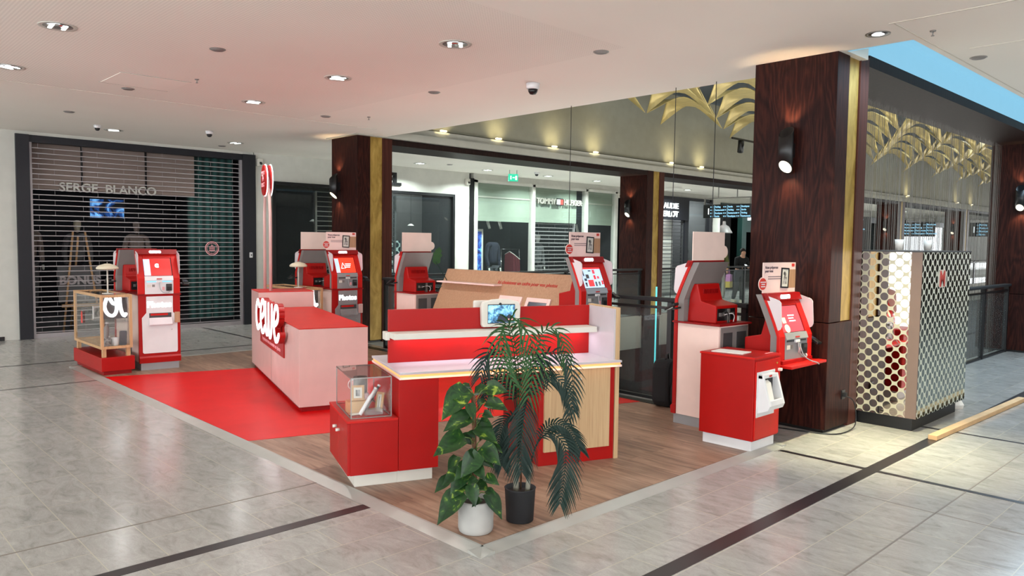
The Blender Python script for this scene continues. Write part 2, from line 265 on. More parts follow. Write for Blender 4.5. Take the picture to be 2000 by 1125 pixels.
# ------------------------------------------------------------------ geometry helpers
class MB:
    def __init__(s): s.v = []; s.f = []; s.sm = []
    def add(s, vs, fs, smooth=False):
        k = len(s.v); s.v += [tuple(p) for p in vs]; s.f += [tuple(i+k for i in f) for f in fs]; s.sm += [smooth]*len(fs); return s
    def box(s, x0, x1, y0, y1, z0, z1):
        if x0 > x1: x0, x1 = x1, x0
        if y0 > y1: y0, y1 = y1, y0
        if z0 > z1: z0, z1 = z1, z0
        return s.add([(x0, y0, z0), (x1, y0, z0), (x1, y1, z0), (x0, y1, z0), (x0, y0, z1), (x1, y0, z1), (x1, y1, z1), (x0, y1, z1)],
                     [(0, 3, 2, 1), (4, 5, 6, 7), (0, 1, 5, 4), (1, 2, 6, 5), (2, 3, 7, 6), (3, 0, 4, 7)])
    def prism(s, poly, a0, a1, axis='x'):
        # poly: list of 2D points, CCW seen from +axis; extruded from a0 to a1
        def P(p, a):
            return (a, p[0], p[1]) if axis == 'x' else ((p[0], a, p[1]) if axis == 'y' else (p[0], p[1], a))
        n = len(poly); vs = [P(p, a0) for p in poly] + [P(p, a1) for p in poly]
        fs = [tuple(range(n))[::-1], tuple(range(n, 2*n))] + [(i, (i+1) % n, n+(i+1) % n, n+i) for i in range(n)]
        return s.add(vs, fs)
    def tube(s, pts, r, n=8, cap=True, smooth=True):
        pts = [Vector(p) for p in pts]; rs = r if isinstance(r, (list, tuple)) else [r]*len(pts)
        vs = []; fs = []; prev = None
        for i, p in enumerate(pts):
            d = (pts[min(i+1, len(pts)-1)] - pts[max(i-1, 0)]).normalized()
            if prev is None: prev = Vector((0, 0, 1)) if abs(d.z) < 0.9 else Vector((1, 0, 0))
            a = d.cross(prev); a = a.normalized() if a.length > 1e-6 else d.orthogonal().normalized(); c = a.cross(d).normalized(); prev = c
            for j in range(n):
                t = 2*PI*j/n; vs.append(p + (a*math.cos(t) + c*math.sin(t))*rs[i])
        for i in range(len(pts)-1):
            for j in range(n): fs.append((i*n+j, i*n+(j+1) % n, (i+1)*n+(j+1) % n, (i+1)*n+j))
        if cap: fs.append(tuple(range(n))); fs.append(tuple(range((len(pts)-1)*n, len(pts)*n))[::-1])
        return s.add(vs, fs, smooth)
    def lathe(s, prof, n=32, c=(0, 0), smooth=True):
        vs = []; fs = []
        for r, z in prof:
            for j in range(n): t = 2*PI*j/n; vs.append((c[0]+r*math.cos(t), c[1]+r*math.sin(t), z))
        for i in range(len(prof)-1):
            for j in range(n): fs.append((i*n+j, i*n+(j+1) % n, (i+1)*n+(j+1) % n, (i+1)*n+j))
        if prof[0][0] > 1e-6: fs.append(tuple(range(n))[::-1])
        if prof[-1][0] > 1e-6: fs.append(tuple(range((len(prof)-1)*n, len(prof)*n)))
        return s.add(vs, fs, smooth)
    def xf(s, mat):
        s.v = [tuple(mat @ Vector(p)) for p in s.v]; return s
    def build(s, name, mat, parent=None, bev=0, seg=2):
        me = bpy.data.meshes.new(name); me.from_pydata(s.v, [], s.f); me.update()
        bm = bmesh.new(); bm.from_mesh(me); bmesh.ops.recalc_face_normals(bm, faces=bm.faces); bm.to_mesh(me); bm.free()
        me.polygons.foreach_set('use_smooth', s.sm)
        me.materials.append(M[mat]); o = bpy.data.objects.new(name, me); COL.objects.link(o)
        if parent: o.parent = parent
        if bev:
            b = o.modifiers.new('bevel', 'BEVEL'); b.width = bev; b.segments = seg; b.limit_method = 'ANGLE'; b.angle_limit = math.radians(50)
        return o
def B(x0, x1, y0, y1, z0, z1): return MB().box(x0, x1, y0, y1, z0, z1)
def tag(o, label, cat, group=None, kind=None):
    if label: o['label'] = label
    if cat: o['category'] = cat
    if group: o['group'] = group
    if kind: o['kind'] = kind
    return o
def thing(name, label, cat, loc=(0, 0, 0), rz=0, group=None):
    o = bpy.data.objects.new(name, None); COL.objects.link(o); o.empty_display_size = 0.1
    o.location = loc; o.rotation_euler = (0, 0, rz); return tag(o, label, cat, group)
def struct(name, mb, mat, bev=0, label=None):
    o = mb.build(name, mat, None, bev); o['kind'] = 'structure'
    if label: o['label'] = label
    return o
def text(name, body, size, loc, mat, parent=None, rot=(PI/2, 0, 0), ext=0.004, off=0.0, align='CENTER', sx=1.0, shear=0):
    cu = bpy.data.curves.new(name, 'FONT'); cu.body = body; cu.size = size; cu.extrude = ext; cu.offset = off; cu.align_x = align; cu.shear = shear
    cu.resolution_u = 3
    t = bpy.data.objects.new(name+'_tmp', cu); COL.objects.link(t)
    dg = bpy.context.evaluated_depsgraph_get(); me = bpy.data.meshes.new_from_object(t.evaluated_get(dg)); me.name = name
    bpy.data.objects.remove(t, do_unlink=True)
    if sx != 1.0: me.transform(Matrix.Diagonal((sx, 1, 1, 1)))
    me.materials.clear(); me.materials.append(M[mat])
    o = bpy.data.objects.new(name, me); COL.objects.link(o); o.location = loc; o.rotation_euler = rot
    if parent: o.parent = parent
    return o
def copy_tree(o, parent=None):
    c = o.copy(); COL.objects.link(c)
    if parent: c.parent = parent
    for ch in list(KIDS(o)): copy_tree(ch, c)
    return c
def KIDS(o): return [x for x in bpy.data.objects if x.parent == o]
def circ(cx, cz, r, n=24, a0=0, a1=2*PI): return [(cx+r*math.cos(a0+(a1-a0)*i/n), cz+r*math.sin(a0+(a1-a0)*i/n)) for i in range(n)]
def rrect(x0, x1, z0, z1, r, n=5):
    p = []
    for cx, cz, a in ((x1-r, z0+r, -PI/2), (x1-r, z1-r, 0), (x0+r, z1-r, PI/2), (x0+r, z0+r, PI)):
        p += [(cx+r*math.cos(a+PI/2*i/n), cz+r*math.sin(a+PI/2*i/n)) for i in range(n+1)]
    return p

# ================================================================== THE BUILDING
XE = 70.0                                       # how far the mall runs to the right
VX0, VY0, VY1 = 6.50, 3.54, 10.1                # atrium void
# floor: L-shaped around the void
fl = MB().box(-8, VX0, -8, 13.9, -0.35, 0).box(VX0, XE, -8, VY0-0.22, -0.35, 0).box(VX0, XE, VY1+0.1, 13.9, -0.35, 0)
struct('floor', fl, 'marble')
struct('trim_1', MB().box(-8, 40, 2.058, 2.152, 0, 0.0015).box(-8, 2.5, 3.818, 3.9, 0, 0.0015).box(-8, 2.5, 9.30, 9.33, 0, 0.0015)
       .box(-8, 6.3, 10.97, 11.02, 0, 0.0015).box(5.57, 5.62, -8, 2.058, 0, 0.0015).box(5.57, 5.62, 2.152, 2.8, 0, 0.0015).box(7.29, 7.33, -8, 2.058, 0, 0.0015).box(7.29, 7.33, 2.152, 3.3, 0, 0.0015)
       .box(5.40, 5.45, 11.02, 13.7, 0, 0.0015), 'black_stone', label='black stone inlay bands set in the pale marble floor')
struct('trim_2', MB().box(-8, 2.5, 4.452, 4.464, 0, 0.001).box(-8, 30, 1.484, 1.494, 0, 0.001).box(4.975, 4.985, -8, 2.058, 0, 0.001), 'joint', label='thin dark expansion joints in the marble floor')
# kerb of the void
struct('trim_3', MB().box(VX0-0.28, VX0-0.16, 3.6, 10.05, 0, 0.012), 'black', label='black floor rail under the glass balustrade')
# slab edges facing the void
struct('trim_4', MB().box(VX0, VX0+0.03, VY0-0.2, VY1+0.1, -0.6, 0.0).box(VX0, XE, VY1+0.07, VY1+0.1, -0.7, 0.02).box(VX0, XE, VY0-0.22, VY0-0.19, -0.6, 0.0), 'cornice', label='pale slab edge around the atrium opening')
# lower level
struct('floor_2', B(2, XE, -2, 16, -4.9, -4.8), 'lower_floor', label='polished floor of the level below seen through the balustrade')
struct('wall_lower', MB().box(2, XE, 13, 13.2, -4.8, -0.36).box(2, 2.2, -2, 13, -4.8, -0.36).box(2, XE, -2, -1.8, -4.8, -0.36), 'lower_wall')

# ceiling
cm = MB()
for b_ in ((-8, 6.85, 9.47, 13.9), (5.08, 6.45, -1, 9.47), (-8, 6.85, -8, -1), (6.45, 6.85, -1, 2.23), (6.45, 6.85, 2.74, 9.47), (-8, 5.08, -1, 3.99), (6.85, XE, -8, 2.23), (6.85, XE, 10.9, 13.9)):
    cm.box(b_[0], b_[1], b_[2], b_[3], CZ, CZ+0.45)
struct('ceiling', cm, 'ceiling_paint')
struct('ceiling_2', B(-8, 5.08, 3.99, 9.47, CZ, CZ+0.45), 'ceiling_perforated', label='finely perforated plaster ceiling field above the stand')
# blue light cove beside the right hand timber frame
struct('trim_5', MB().box(6.3, XE, 2.1, 3.0, CZ+0.32, CZ+0.40).box(6.42, 6.45, 2.23, 2.74, CZ, CZ+0.32), 'blue_cove', label='recessed cove glowing pale blue above the timber frame')
struct('trim_6', MB().box(6.85, XE, 2.80, 2.83, CZ+0.08, CZ+0.32), 'blue_cove', label='glowing blue back of the cove above the timber frame')
# ceiling access panels and joints
struct('trim_7', MB().box(-8, 6.3, 9.46, 9.475, CZ-0.003, CZ).box(5.84, 5.855, -3, 2.2, CZ-0.003, CZ).box(5.855, 40, 2.165, 2.175, CZ-0.003, CZ)
       .box(7.0, 7.012, 1.3, 2.0, CZ-0.003, CZ), 'plaster', label='fine joint lines in the plaster ceiling')
hp = thing('access_hatch', 'square flush access hatch in the perforated ceiling above the left kiosk', 'hatch', (2.78, 8.45, CZ))
B(-0.33, 0.33, -0.33, 0.33, -0.004, 0).build('hatch_panel', 'ceiling_paint', hp)
MB().box(-0.345, 0.345, -0.345, -0.335, -0.004, 0).box(-0.345, 0.345, 0.335, 0.345, -0.004, 0).build('hatch_frame', 'cornice', hp)

# atrium: upper fascia, cornice, ceiling
struct('wall_atrium_far', MB().box(6.3, XE, 10.1, 10.25, 3.42, 4.95), 'fascia_grey')
struct('wall_atrium_left', MB().box(6.86, 6.95, 3.56, 10.1, 3.67, 5.9), 'fascia_grey')
struct('wall_atrium_near', MB().box(6.4, XE, 3.3, 3.45, 3.29, 5.9), 'fascia_grey')
struct('trim_8', MB().box(6.3, XE, 10.02, 10.9, 3.195, 3.30).box(6.3, XE, 10.055, 10.22, 3.30, 3.40), 'cornice', label='pale cornice ledge running under the grey fascia')
struct('ceiling_3', B(6.3, XE, 3.0, 10.7, 5.9, 6.0), 'atrium_dark', label='dark grey atrium ceiling behind the gold sails')
struct('wall_atrium_top', MB().box(6.3, XE, 10.3, 10.45, 4.95, 5.9), 'atrium_dark')
# cornice uplights
c0 = None
for i, x in enumerate((7.97, 9.21, 10.65, 11.86, 14.49, 15.71, 18.9, 20.6, 24.5, 29.0, 34.5, 36.4, 41.0)):
    t = tag(MB().box(-0.06, 0.06, -0.02, 0.02, 0, 0.025).build('cornice_uplight', 'lamp_warm'),
            ['small warm uplight on the pale cornice, number %s from the left timber column' % n for n in ('one', 'two', 'three', 'four', 'five', 'six')][i] if i < 6 else 'small warm uplight on the far cornice seen through the string curtain',
            'light', 'uplights along the cornice')
    t.location = (x, 10.02, 3.405)
    sp = bpy.data.lights.new('uplight_glow', 'AREA'); sp.energy = 1.3; sp.color = (1, 0.85, 0.45); sp.size = 0.3; sp.spread = math.radians(120)
    so = bpy.data.objects.new('uplight_glow', sp); COL.objects.link(so); so.location = (x, 9.9, 3.42); so.rotation_euler = (math.radians(155), 0, 0)

# gold sails, rhombic lattice of arched vaults with their tips down, edges cut in between the tips
def sail_mesh():
    n = 10; vs = []; fs = []
    for i in range(n+1):
        for j in range(n+1):
            a = i/n*2-1; b_ = j/n*2-1; hi = max(a*a, b_*b_); lo = min(a*a, b_*b_)
            k_ = 1-0.34*hi*(1-lo)
            x = (a+b_)*0.715*k_; y = (a-b_)*0.345*k_
            z = 0.42*(1-a*a*b_*b_) - 0.05*(1-a*a)*(1-b_*b_)
            vs.append((x*0.98, y*0.98, z))
    for i in range(n):
        for j in range(n): fs.append((i*(n+1)+j, (i+1)*(n+1)+j, (i+1)*(n+1)+j+1, i*(n+1)+j+1))
    return MB().add(vs, fs, True)
sail0 = None
for i in range(-2, 22):
    for j in range(-4, 1):
        x = 12.5 + 1.43*i; y = 9.28 + 1.38*j + (-0.69 if i % 2 == 0 else 0.0)
        if y < 4.2 or x < 8.2 or x > 41: continue
        if sail0 is None:
            o = thing('gold_sail', 'x', 'ceiling sail'); sail0 = o
            p = sail_mesh().build('sail_sheet', 'gold', o); so = p.modifiers.new('thickness', 'SOLIDIFY'); so.thickness = 0.012
            MB().tube([(0, 0, 0.40), (0, 0, 1.70)], 0.005, 5).build('suspension_wire', 'steel', o)
        else: o = copy_tree(sail0)
        o.location = (x, y, 4.20)
        left = x < 18.6
        tag(o, 'curved gold metal sail hanging under the atrium ceiling, ' + ('seen left of the big right column' if left else 'seen through the string curtain'), 'ceiling sail', 'gold sails ' + ('left of the big column' if left else 'behind the string curtain'))

# timber columns
def column(x, y, label, lower=False, split=0.95):
    t = thing('timber_column', label, 'column', (x, y, 0))
    B(0, 0.235, 0, 0.745, split, 3.262).build('front_panel', 'rosewood', t, 0.004)
    B(0.0, 0.475, 0.0, 0.745, 0.03, split-0.006).build('base_panel', 'rosewood', t, 0.004)
    B(0.235, 0.46, 0.016, 0.64, split, 3.25).build('brass_strip', 'brass', t)
    B(0.46, 0.64, 0.0, 0.745, 0.0, 3.262 if y < 5 else 3.19).build('pilaster', 'rosewood_plain', t, 0.004)
    B(0.03, 0.46, 0.03, 0.72, 0.0, 0.03).build('plinth', 'black', t)
    if lower: B(0.0, 0.6, 0.02, 0.72, -4.8, -0.02).build('lower_shaft', 'rosewood', t)
    return t
CX = 6.37; PITCH = 7.33
column(CX, 2.79, 'large dark rosewood column with brass strip between the pink kiosk and dotted mirror box')
column(CX, 10.1, 'dark rosewood column with brass strip behind the kiosk beside the pink counter', False, 0.036)
column(CX+PITCH, 10.1, 'distant rosewood column with olive brass strip beyond the balustrade in the middle', True, 0.0)
column(CX+PITCH, 2.79, 'dark rosewood column at the right edge of the view beyond the string curtain', False, 0.9)
for k, lb in ((2, 'rosewood column hidden behind the large right column'), (3, 'far rosewood column seen left through the string curtain'), (4, 'far rosewood column seen right through the string curtain'), (5, 'farthest rosewood column at the right end of the atrium')):
    if k != 2: column(CX+PITCH*k, 10.1, lb, True, 0.0)
# timber frames (beams) between the columns
def frame(x0, x1, y, z0, z1, label):
    t = thing('timber_beam', label, 'beam', (x0, y, z0))
    B(0, x1-x0, 0.0, 0.03, 0, z1-z0).build('fascia_board', 'rosewood_beam', t)
    B(0, x1-x0, 0.03, 0.745, 0, 0.04).build('soffit_board', 'rosewood_beam', t)
mk_wood('rosewood_beam', [rgb(24, 15, 14), rgb(34, 22, 20), rgb(48, 32, 29)], 9, ring=False, rough=0.5, rot=(0, PI/2, 0))
frame(CX+0.64, CX+PITCH, 2.79, 3.185, 3.285, 'dark timber beam under the blue lit cove at upper right')
frame(CX+0.64, CX+PITCH, 10.1, 3.10, 3.185, 'dark timber beam from the left column to the middle column')
frame(CX+PITCH+0.64, CX+2*PITCH, 10.1, 3.10, 3.185, 'dark timber beam right of the middle column')
for k in (2, 3, 4): frame(CX+PITCH*k+0.64 if k > 2 else CX+PITCH*2, CX+PITCH*(k+1), 10.1, 3.10, 3.185, ['', '', 'far dark timber beam starting behind the big right column', 'far dark timber beam between the two columns behind the curtain', 'far dark timber beam right of the farthest curtain column'][k])
frame(CX+PITCH+0.64, CX+2*PITCH, 2.79, 3.185, 3.285, 'dark timber beam at the right edge past the last column')

# sconces
def sconce(x, y, z, label, group='sconces on the timber columns'):
    t = thing('wall_sconce', label, 'wall light', (x, y, z), -PI/2, group)   # local -y points to -X
    # slanted cut cylinder
    n = 24; vs = []; r = 0.058; h = 0.15
    for s_ in (-1, 1):
        for j in range(n):
            a = 2*PI*j/n; xx = r*math.cos(a); q = r*math.sin(a)
            vs.append((xx, -0.105+q, s_*h + (q*0.9 if s_ < 0 else -q*0.9)*-1))
    fs = [(j, (j+1) % n, n+(j+1) % n, n+j) for j in range(n)]
    m_ = MB().add(vs, fs, True).build('shade', 'black', t); so = m_.modifiers.new('thickness', 'SOLIDIFY'); so.thickness = 0.004
    dv = [(0.053*math.cos(2*PI*j/n), -0.105+0.053*math.sin(2*PI*j/n), -h+0.004 - 0.053*math.sin(2*PI*j/n)*0.9) for j in range(n)]
    MB().add(dv, [tuple(range(n))]).build('lens', 'lamp_warm', t)
    B(-0.03, 0.03, -0.05, 0, -0.06, 0.06).build('wall_bracket', 'black', t)
    for s_, e in ((1, 1.3), (-1, 1.0)):
        l = bpy.data.lights.new('sconce_glow', 'SPOT'); l.energy = e*7; l.color = (1, 0.72, 0.42); l.spot_size = math.radians(100); l.spot_blend = 0.8; l.shadow_soft_size = 0.03
        lo = bpy.data.objects.new('sconce_glow', l); COL.objects.link(lo); lo.location = (x-0.07, y, z+s_*0.20)
        lo.rotation_euler = (0, math.radians(-14), 0) if s_ < 0 else (PI, math.radians(14), 0)
    return t
sconce(CX, 3.17, 2.42, 'black cylinder sconce high on the large right rosewood column')
sconce(CX, 10.62, 2.44, 'black cylinder sconce on the left rosewood column by the red kiosks')
sconce(CX+PITCH, 10.55, 2.38, 'black cylinder sconce on the distant middle rosewood column')
sconce(CX+PITCH, 3.10, 2.36, 'black cylinder sconce on the rosewood column at the right edge')
for k in (3, 4): sconce(CX+PITCH*k, 10.5, 2.35, 'black cylinder sconce seen through the string curtain on the far %s column' % ('left' if k == 3 else 'right'))

# ================================================================== BALUSTRADES, STRINGS, CABLES
def balustrade(name, label, x0, y0, x1, y1, posts, z=0, hgt=1.04, rail_w=0.05):
    L = math.hypot(x1-x0, y1-y0); t = thing(name, label, 'railing', (x0, y0, z), math.atan2(y1-y0, x1-x0))
    B(0, L, -rail_w, rail_w, hgt-0.025, hgt+0.015).build('handrail', 'black_soft', t, 0.01)
    B(0, L, -0.02, 0.02, 0.0, 0.03).build('bottom_rail', 'black', t)
    B(0, L, -0.025, 0.025, hgt-0.10, hgt-0.075).build('upper_rail', 'black', t)
    for p in posts: B(p-0.025, p+0.025, -0.03, 0.03, 0, hgt-0.02).build('post', 'black', t)
    q = [0]+list(posts)+[L] if posts[0] > 0.3 else list(posts)
    for a, b_ in zip(q[:-1], q[1:]):
        if b_-a > 0.3: B(a+0.04, b_-0.04, -0.006, 0.006, 0.04, hgt-0.11).build('glass_pane', 'rail_glass', t)
    return t
balustrade('balustrade', 'black framed glass balustrade behind the kiosks of the stand', 6.47, 3.58, 6.47, 9.50, [0.04, 0.86, 2.4, 3.9, 5.89])
balustrade('balustrade', 'far glass balustrade between the left and middle columns', CX+0.66, 10.2, CX+PITCH-0.02, 10.2, [0.04, 1.4, 2.8, 4.2, 5.6, 6.6])
balustrade('balustrade', 'far glass balustrade in front of the person with the phone', CX+PITCH+0.66, 10.2, CX+2*PITCH-0.02, 10.2, [0.04, 1.3, 2.6, 3.75, 5.2, 6.6])
balustrade('balustrade', 'far glass balustrade running on behind the string curtain', CX+2*PITCH+0.66, 10.2, 60, 10.2, [0.04]+[2.0*i for i in range(1, 16)])
balustrade('balustrade', 'glass balustrade right of the dotted mirror box', 7.06, 3.22, 13.68, 3.22, [0.04, 2.0, 4.0, 5.35, 6.56])
# string curtain: nobody could count the strings
sm = MB(); random.seed(3)
for i in range(230):
    x = 7.05 + (13.6-7.05)*i/230 + random.uniform(-0.01, 0.01); y = 3.36 + random.choice((0, 0.03, 0.06))
    r = 0.0012
    sm.box(x-r, x+r, y-r, y+r, -1.2, 3.18)
plain('string_metal', rgb(120, 116, 110), 0.4, 0.5)
tag(sm.build('string_curtain', 'string_metal'), 'curtain of thin hanging metal strings under the right hand timber beam', 'string curtain', kind='stuff')
for i, (y, x) in enumerate(((6.12, 6.78), (4.62, 6.72), (4.16, 6.74))):
    z0 = 0
    tag(MB().tube([(x, y, 5.85), (x+0.004, y, 2.9), (x-0.004, y, 2.0), (x, y+0.005, 1.0), (x, y, -3)], 0.0042, 5).build('hanging_cable', 'black'),
        'thin black cable hanging down the atrium, ' + ('leftmost, in front of the white shop windows', 'middle one, left of the big pink backed card', 'rightmost, in front of the directory sign')[i], 'cable', 'cables hanging in the atrium')

# ================================================================== FAR SHOP FRONTS (plane Y = 13.75)
FY = 13.75
def W(x0, x1, z0, z1, y0=FY, y1=FY+0.12): return (x0, x1, y0, y1, z0, z1)
wf = MB()
for q in (W(-8, 2.62, 0, CZ), W(2.62, 6.42, 3.16, CZ), W(6.44, 6.78, 0, CZ), W(6.78, 9.02, 2.68, CZ), W(9.02, 9.15, 0, CZ), W(9.15, 11.25, 2.66, CZ), W(6.78, 9.02, 0, 0.1), W(9.15, 11.25, 0, 0.1),
          W(11.25, 11.72, 0, CZ), W(11.86, 17.2, 3.06, CZ), W(17.2, 17.3, 0, CZ), W(18.6, 19.2, 0, CZ), W(17.3, 18.6, 2.95, CZ), W(19.2, 22.2, 3.06, CZ), W(22.2, 22.75, 0, CZ), W(22.75, 26, 3.0, CZ), W(26, 30, 0, CZ), W(30, 33, 2.9, CZ), W(33, 34, 0, CZ), W(34, 38, 2.9, CZ), W(38, 39.5, 0, CZ), W(39.5, 45, 2.9, CZ), W(45, XE, 0, CZ)):
    wf.box(*q)
struct('wall_back', wf, 'wall_white')
struct('wall_back_rooms', MB().box(-2, XE, 18.2, 18.3, 0, CZ).box(-2, -1.9, 13.9, 18.2, 0, CZ).box(6.5, 6.6, 13.9, 18.2, 0, CZ).box(11.6, 11.7, 13.9, 18.2, 0, CZ).box(17.3, 17.4, 13.9, 18.2, 0, CZ).box(22.3, 22.4, 13.9, 18.2, 0, CZ).box(30, 30.1, 13.9, 18.2, 0, CZ), 'shop_dark')
struct('floor_3', B(-2, XE, 13.9, 18.2, -0.1, 0.0), 'shop_mid', label='shop floors behind the shop fronts')
struct('ceiling_4', B(-2, XE, 13.9, 18.3, CZ, CZ+0.1), 'shop_mid', label='shop ceilings behind the shop fronts')
struct('wall_right', B(3.0, XE, -8.1, -8.0, 0, CZ), 'shop_brown')
struct('reflection_blocker', B(-8.1, -8.0, 8.2, 10.2, 0, CZ), 'wall_white')  # unseen narrow piece added to keep the bright world out of the mirror dots
struct('baseboard_back', MB().box(-8, 2.42, FY-0.015, FY, 0, 0.06), 'black')

# left shutter shop
struct('trim_9', MB().box(2.62, 2.80, FY-0.06, FY+0.1, 0, CZ-0.05).box(6.20, 6.44, FY-0.06, FY+0.1, 0, CZ-0.05).box(2.80, 6.20, FY-0.02, FY+0.1, 3.05, 3.16), 'navy_frame', label='near black frame around the left roller shutter')
def shutter(label, x0, x1, z0, z1, y, pitch=0.08, mat='slat', rod=0.0065, bottom=0.09, link=0.62):
    t = thing('roller_shutter', label, 'roller shutter', (x0, y, z0))
    L = x1-x0; m_ = MB(); l_ = MB(); z = bottom; k = 0
    while z < z1-z0:
        m_.box(0, L, -0.008, 0.008, z-rod, z+rod)
        if link:
            xx = (0.22 if k % 2 else 0.0) + 0.1
            while xx < L: l_.box(xx-0.0014, xx+0.0014, -0.002, 0.002, z, z+pitch); xx += link
        z += pitch; k += 1
    m_.add(l_.v, l_.f); m_.build('grille', mat, t)
    B(0, L, -0.015, 0.015, 0.0, bottom-0.02).build('bottom_bar', mat, t)
    B(-0.03, 0.01, -0.03, 0.03, 0, z1-z0).build('guide_rail', mat, t); B(L-0.01, L+0.03, -0.03, 0.03, 0, z1-z0).build('guide_rail', mat, t)
    return t
shutter('tall grey see-through roller shutter closed over the dark menswear shop at left', 2.83, 6.17, 0, 3.05, FY+0.02)
tag(MB().tube([(0.12*math.cos(2*PI*i/28), 0, 0.12*math.sin(2*PI*i/28)) for i in range(29)], 0.008, 6).tube([(0.095*math.cos(2*PI*i/28), 0, 0.095*math.sin(2*PI*i/28)) for i in range(29)], 0.004, 6).box(-0.05, 0.05, -0.004, 0.004, -0.045, -0.03).box(-0.05, 0.05, -0.004, 0.004, -0.015, 0.0).box(-0.05, 0.05, -0.004, 0.004, 0.015, 0.03).box(-0.02, 0.02, -0.004, 0.004, 0.045, 0.06).build('shutter_emblem', 'text_rose'), 'small round emblem on the closed shutter, right of the left kiosk', 'emblem').location = (5.63, FY-0.0, 1.42)
# inside it
struct('wall_shop_left_upper', B(2.8, 5.45, FY+0.32, FY+0.36, 2.36, 3.16), 'shop_brown')
tag(B(0, 0.85, 0, 0.05, 0, 3.0).build('green_drape', 'green_curtain'), 'dark green curtain behind the right part of the left shutter', 'curtain').location = (5.4, FY+0.5, 0.1)
sg = thing('shop_sign', 'two word shop name in pale capital letters behind the left roller shutter', 'sign', (4.02, FY+0.27, 2.335))
text('lettering', 'SERGE  BLANCO', 0.2, (0, 0, 0), 'wall_white', sg, ext=0.01, off=0.003, sx=1.02)
bars = MB()
for x in (3.6, 4.6): bars.box(x, x+0.025, FY+0.29, FY+0.32, 2.36, 3.1)
struct('trim_10', bars, 'black')
def mannequin(loc, rz, label, top='cloth_navy', legs='denim', head=True, h=1.75, group=None, cat='mannequin', skin='mannequin', arms=0.0):
    t = thing('mannequin', label, cat, loc, rz, group); s = h/1.75
    def sk(name, pts, edges, mat, sub=2):
        me = bpy.data.meshes.new(name); me.from_pydata([Vector(p[:3])*s for p in pts], edges, []); me.materials.append(M[mat])
        o = bpy.data.objects.new(name, me); COL.objects.link(o); o.parent = t
        mod = o.modifiers.new('skin', 'SKIN'); 
        for i, p in enumerate(pts): me.skin_vertices[0].data[i].radius = (p[3]*s, p[4]*s if len(p) > 4 else p[3]*s)
        me.skin_vertices[0].data[0].use_root = True
        su = o.modifiers.new('sub', 'SUBSURF'); su.levels = sub; su.render_levels = sub
        for p_ in me.polygons: p_.use_smooth = True
        return o
    # body: legs, hips, torso, neck
    if head:
        sk('head', [(0, 0, 1.47, .045), (0, -.005, 1.56, .055), (0, -.012, 1.64, .075, .08), (0, -.01, 1.71, .06, .07)], [(0, 1), (1, 2), (2, 3)], skin)
    sk('jacket', [(0, 0, .92, .14, .10), (0, 0, 1.08, .13, .09), (0, 0, 1.28, .16, .10), (0, 0, 1.42, .12, .08), (.17, 0, 1.39, .06), (.22, .01, 1.12, .05), (.20, -.06-arms, .88+arms, .04), (-.17, 0, 1.39, .06), (-.22, .01, 1.12, .05), (-.20, -.06-arms, .88+arms, .04)],
       [(0, 1), (1, 2), (2, 3), (3, 4), (4, 5), (5, 6), (3, 7), (7, 8), (8, 9)], top)
    sk('trousers', [(0, 0, .93, .12, .09), (.09, 0, .82, .085), (.10, -.01, .48, .06), (.10, .01, .08, .045), (-.09, 0, .82, .085), (-.10, -.01, .48, .06), (-.10, .01, .08, .045)], [(0, 1), (1, 2), (2, 3), (0, 4), (4, 5), (5, 6)], legs)
    for sx in (-1, 1):
        MB().prism(rrect(-0.05, 0.05, -0.16, 0.09, 0.045), 0.0, 0.07*s, 'z').build('shoe', 'black', t, 0.01).location = (sx*.10*s, 0, 0)
        sk('hand', [(sx*.20, -.07-arms, .85+arms, .028), (sx*.20, -.085-arms, .79+arms, .024, .016), (sx*.20, -.09-arms, .75+arms, .016, .012)], [(0, 1), (1, 2)], skin, 1)
    return t
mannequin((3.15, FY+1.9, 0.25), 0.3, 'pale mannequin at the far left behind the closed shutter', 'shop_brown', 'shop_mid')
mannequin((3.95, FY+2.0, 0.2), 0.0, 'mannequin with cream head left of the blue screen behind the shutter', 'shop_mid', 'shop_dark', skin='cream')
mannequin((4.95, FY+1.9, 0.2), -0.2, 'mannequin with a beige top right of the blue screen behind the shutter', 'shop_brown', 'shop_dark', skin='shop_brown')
bs = thing('wall_screen', 'small glowing blue screen high up behind the left shutter', 'screen', (4.3, FY+1.4, 1.95))
B(-0.28, 0.28, 0, 0.04, 0, 0.33).build('screen_panel', 'blue_screen', bs); B(-0.3, 0.3, 0.02, 0.06, -0.02, 0.35).build('bezel', 'black', bs)
es = thing('display_easel', 'wooden easel with a grey poster reading BONUS behind the left shutter', 'easel', (3.65, FY+0.62, 0))
MB().tube([(-0.28, 0, 0), (-0.08, 0.12, 1.7)], 0.018, 6).tube([(0.30, 0, 0), (0.10, 0.12, 1.7)], 0.018, 6).tube([(0, 0.7, 0), (0, 0.14, 1.6)], 0.018, 6).box(-0.3, 0.3, -0.03, 0.03, 0.42, 0.47).build('frame', 'oak_frame', es)
bp = B(-0.33, 0.33, -0.02, 0.0, 0.5, 1.12).build('poster', 'shop_mid', es); bp.rotation_euler = (-0.12, 0, 0)
text('lettering', 'BONUS', 0.19, (0, -0.03+0.1, 0.82), 'slat', es, off=0.008).location = (0, 0.05, 0.80)
area('shop_left_glow', (4.3, FY+2.2, CZ-0.06), 0.5, 5, (0.9, 0.95, 1))

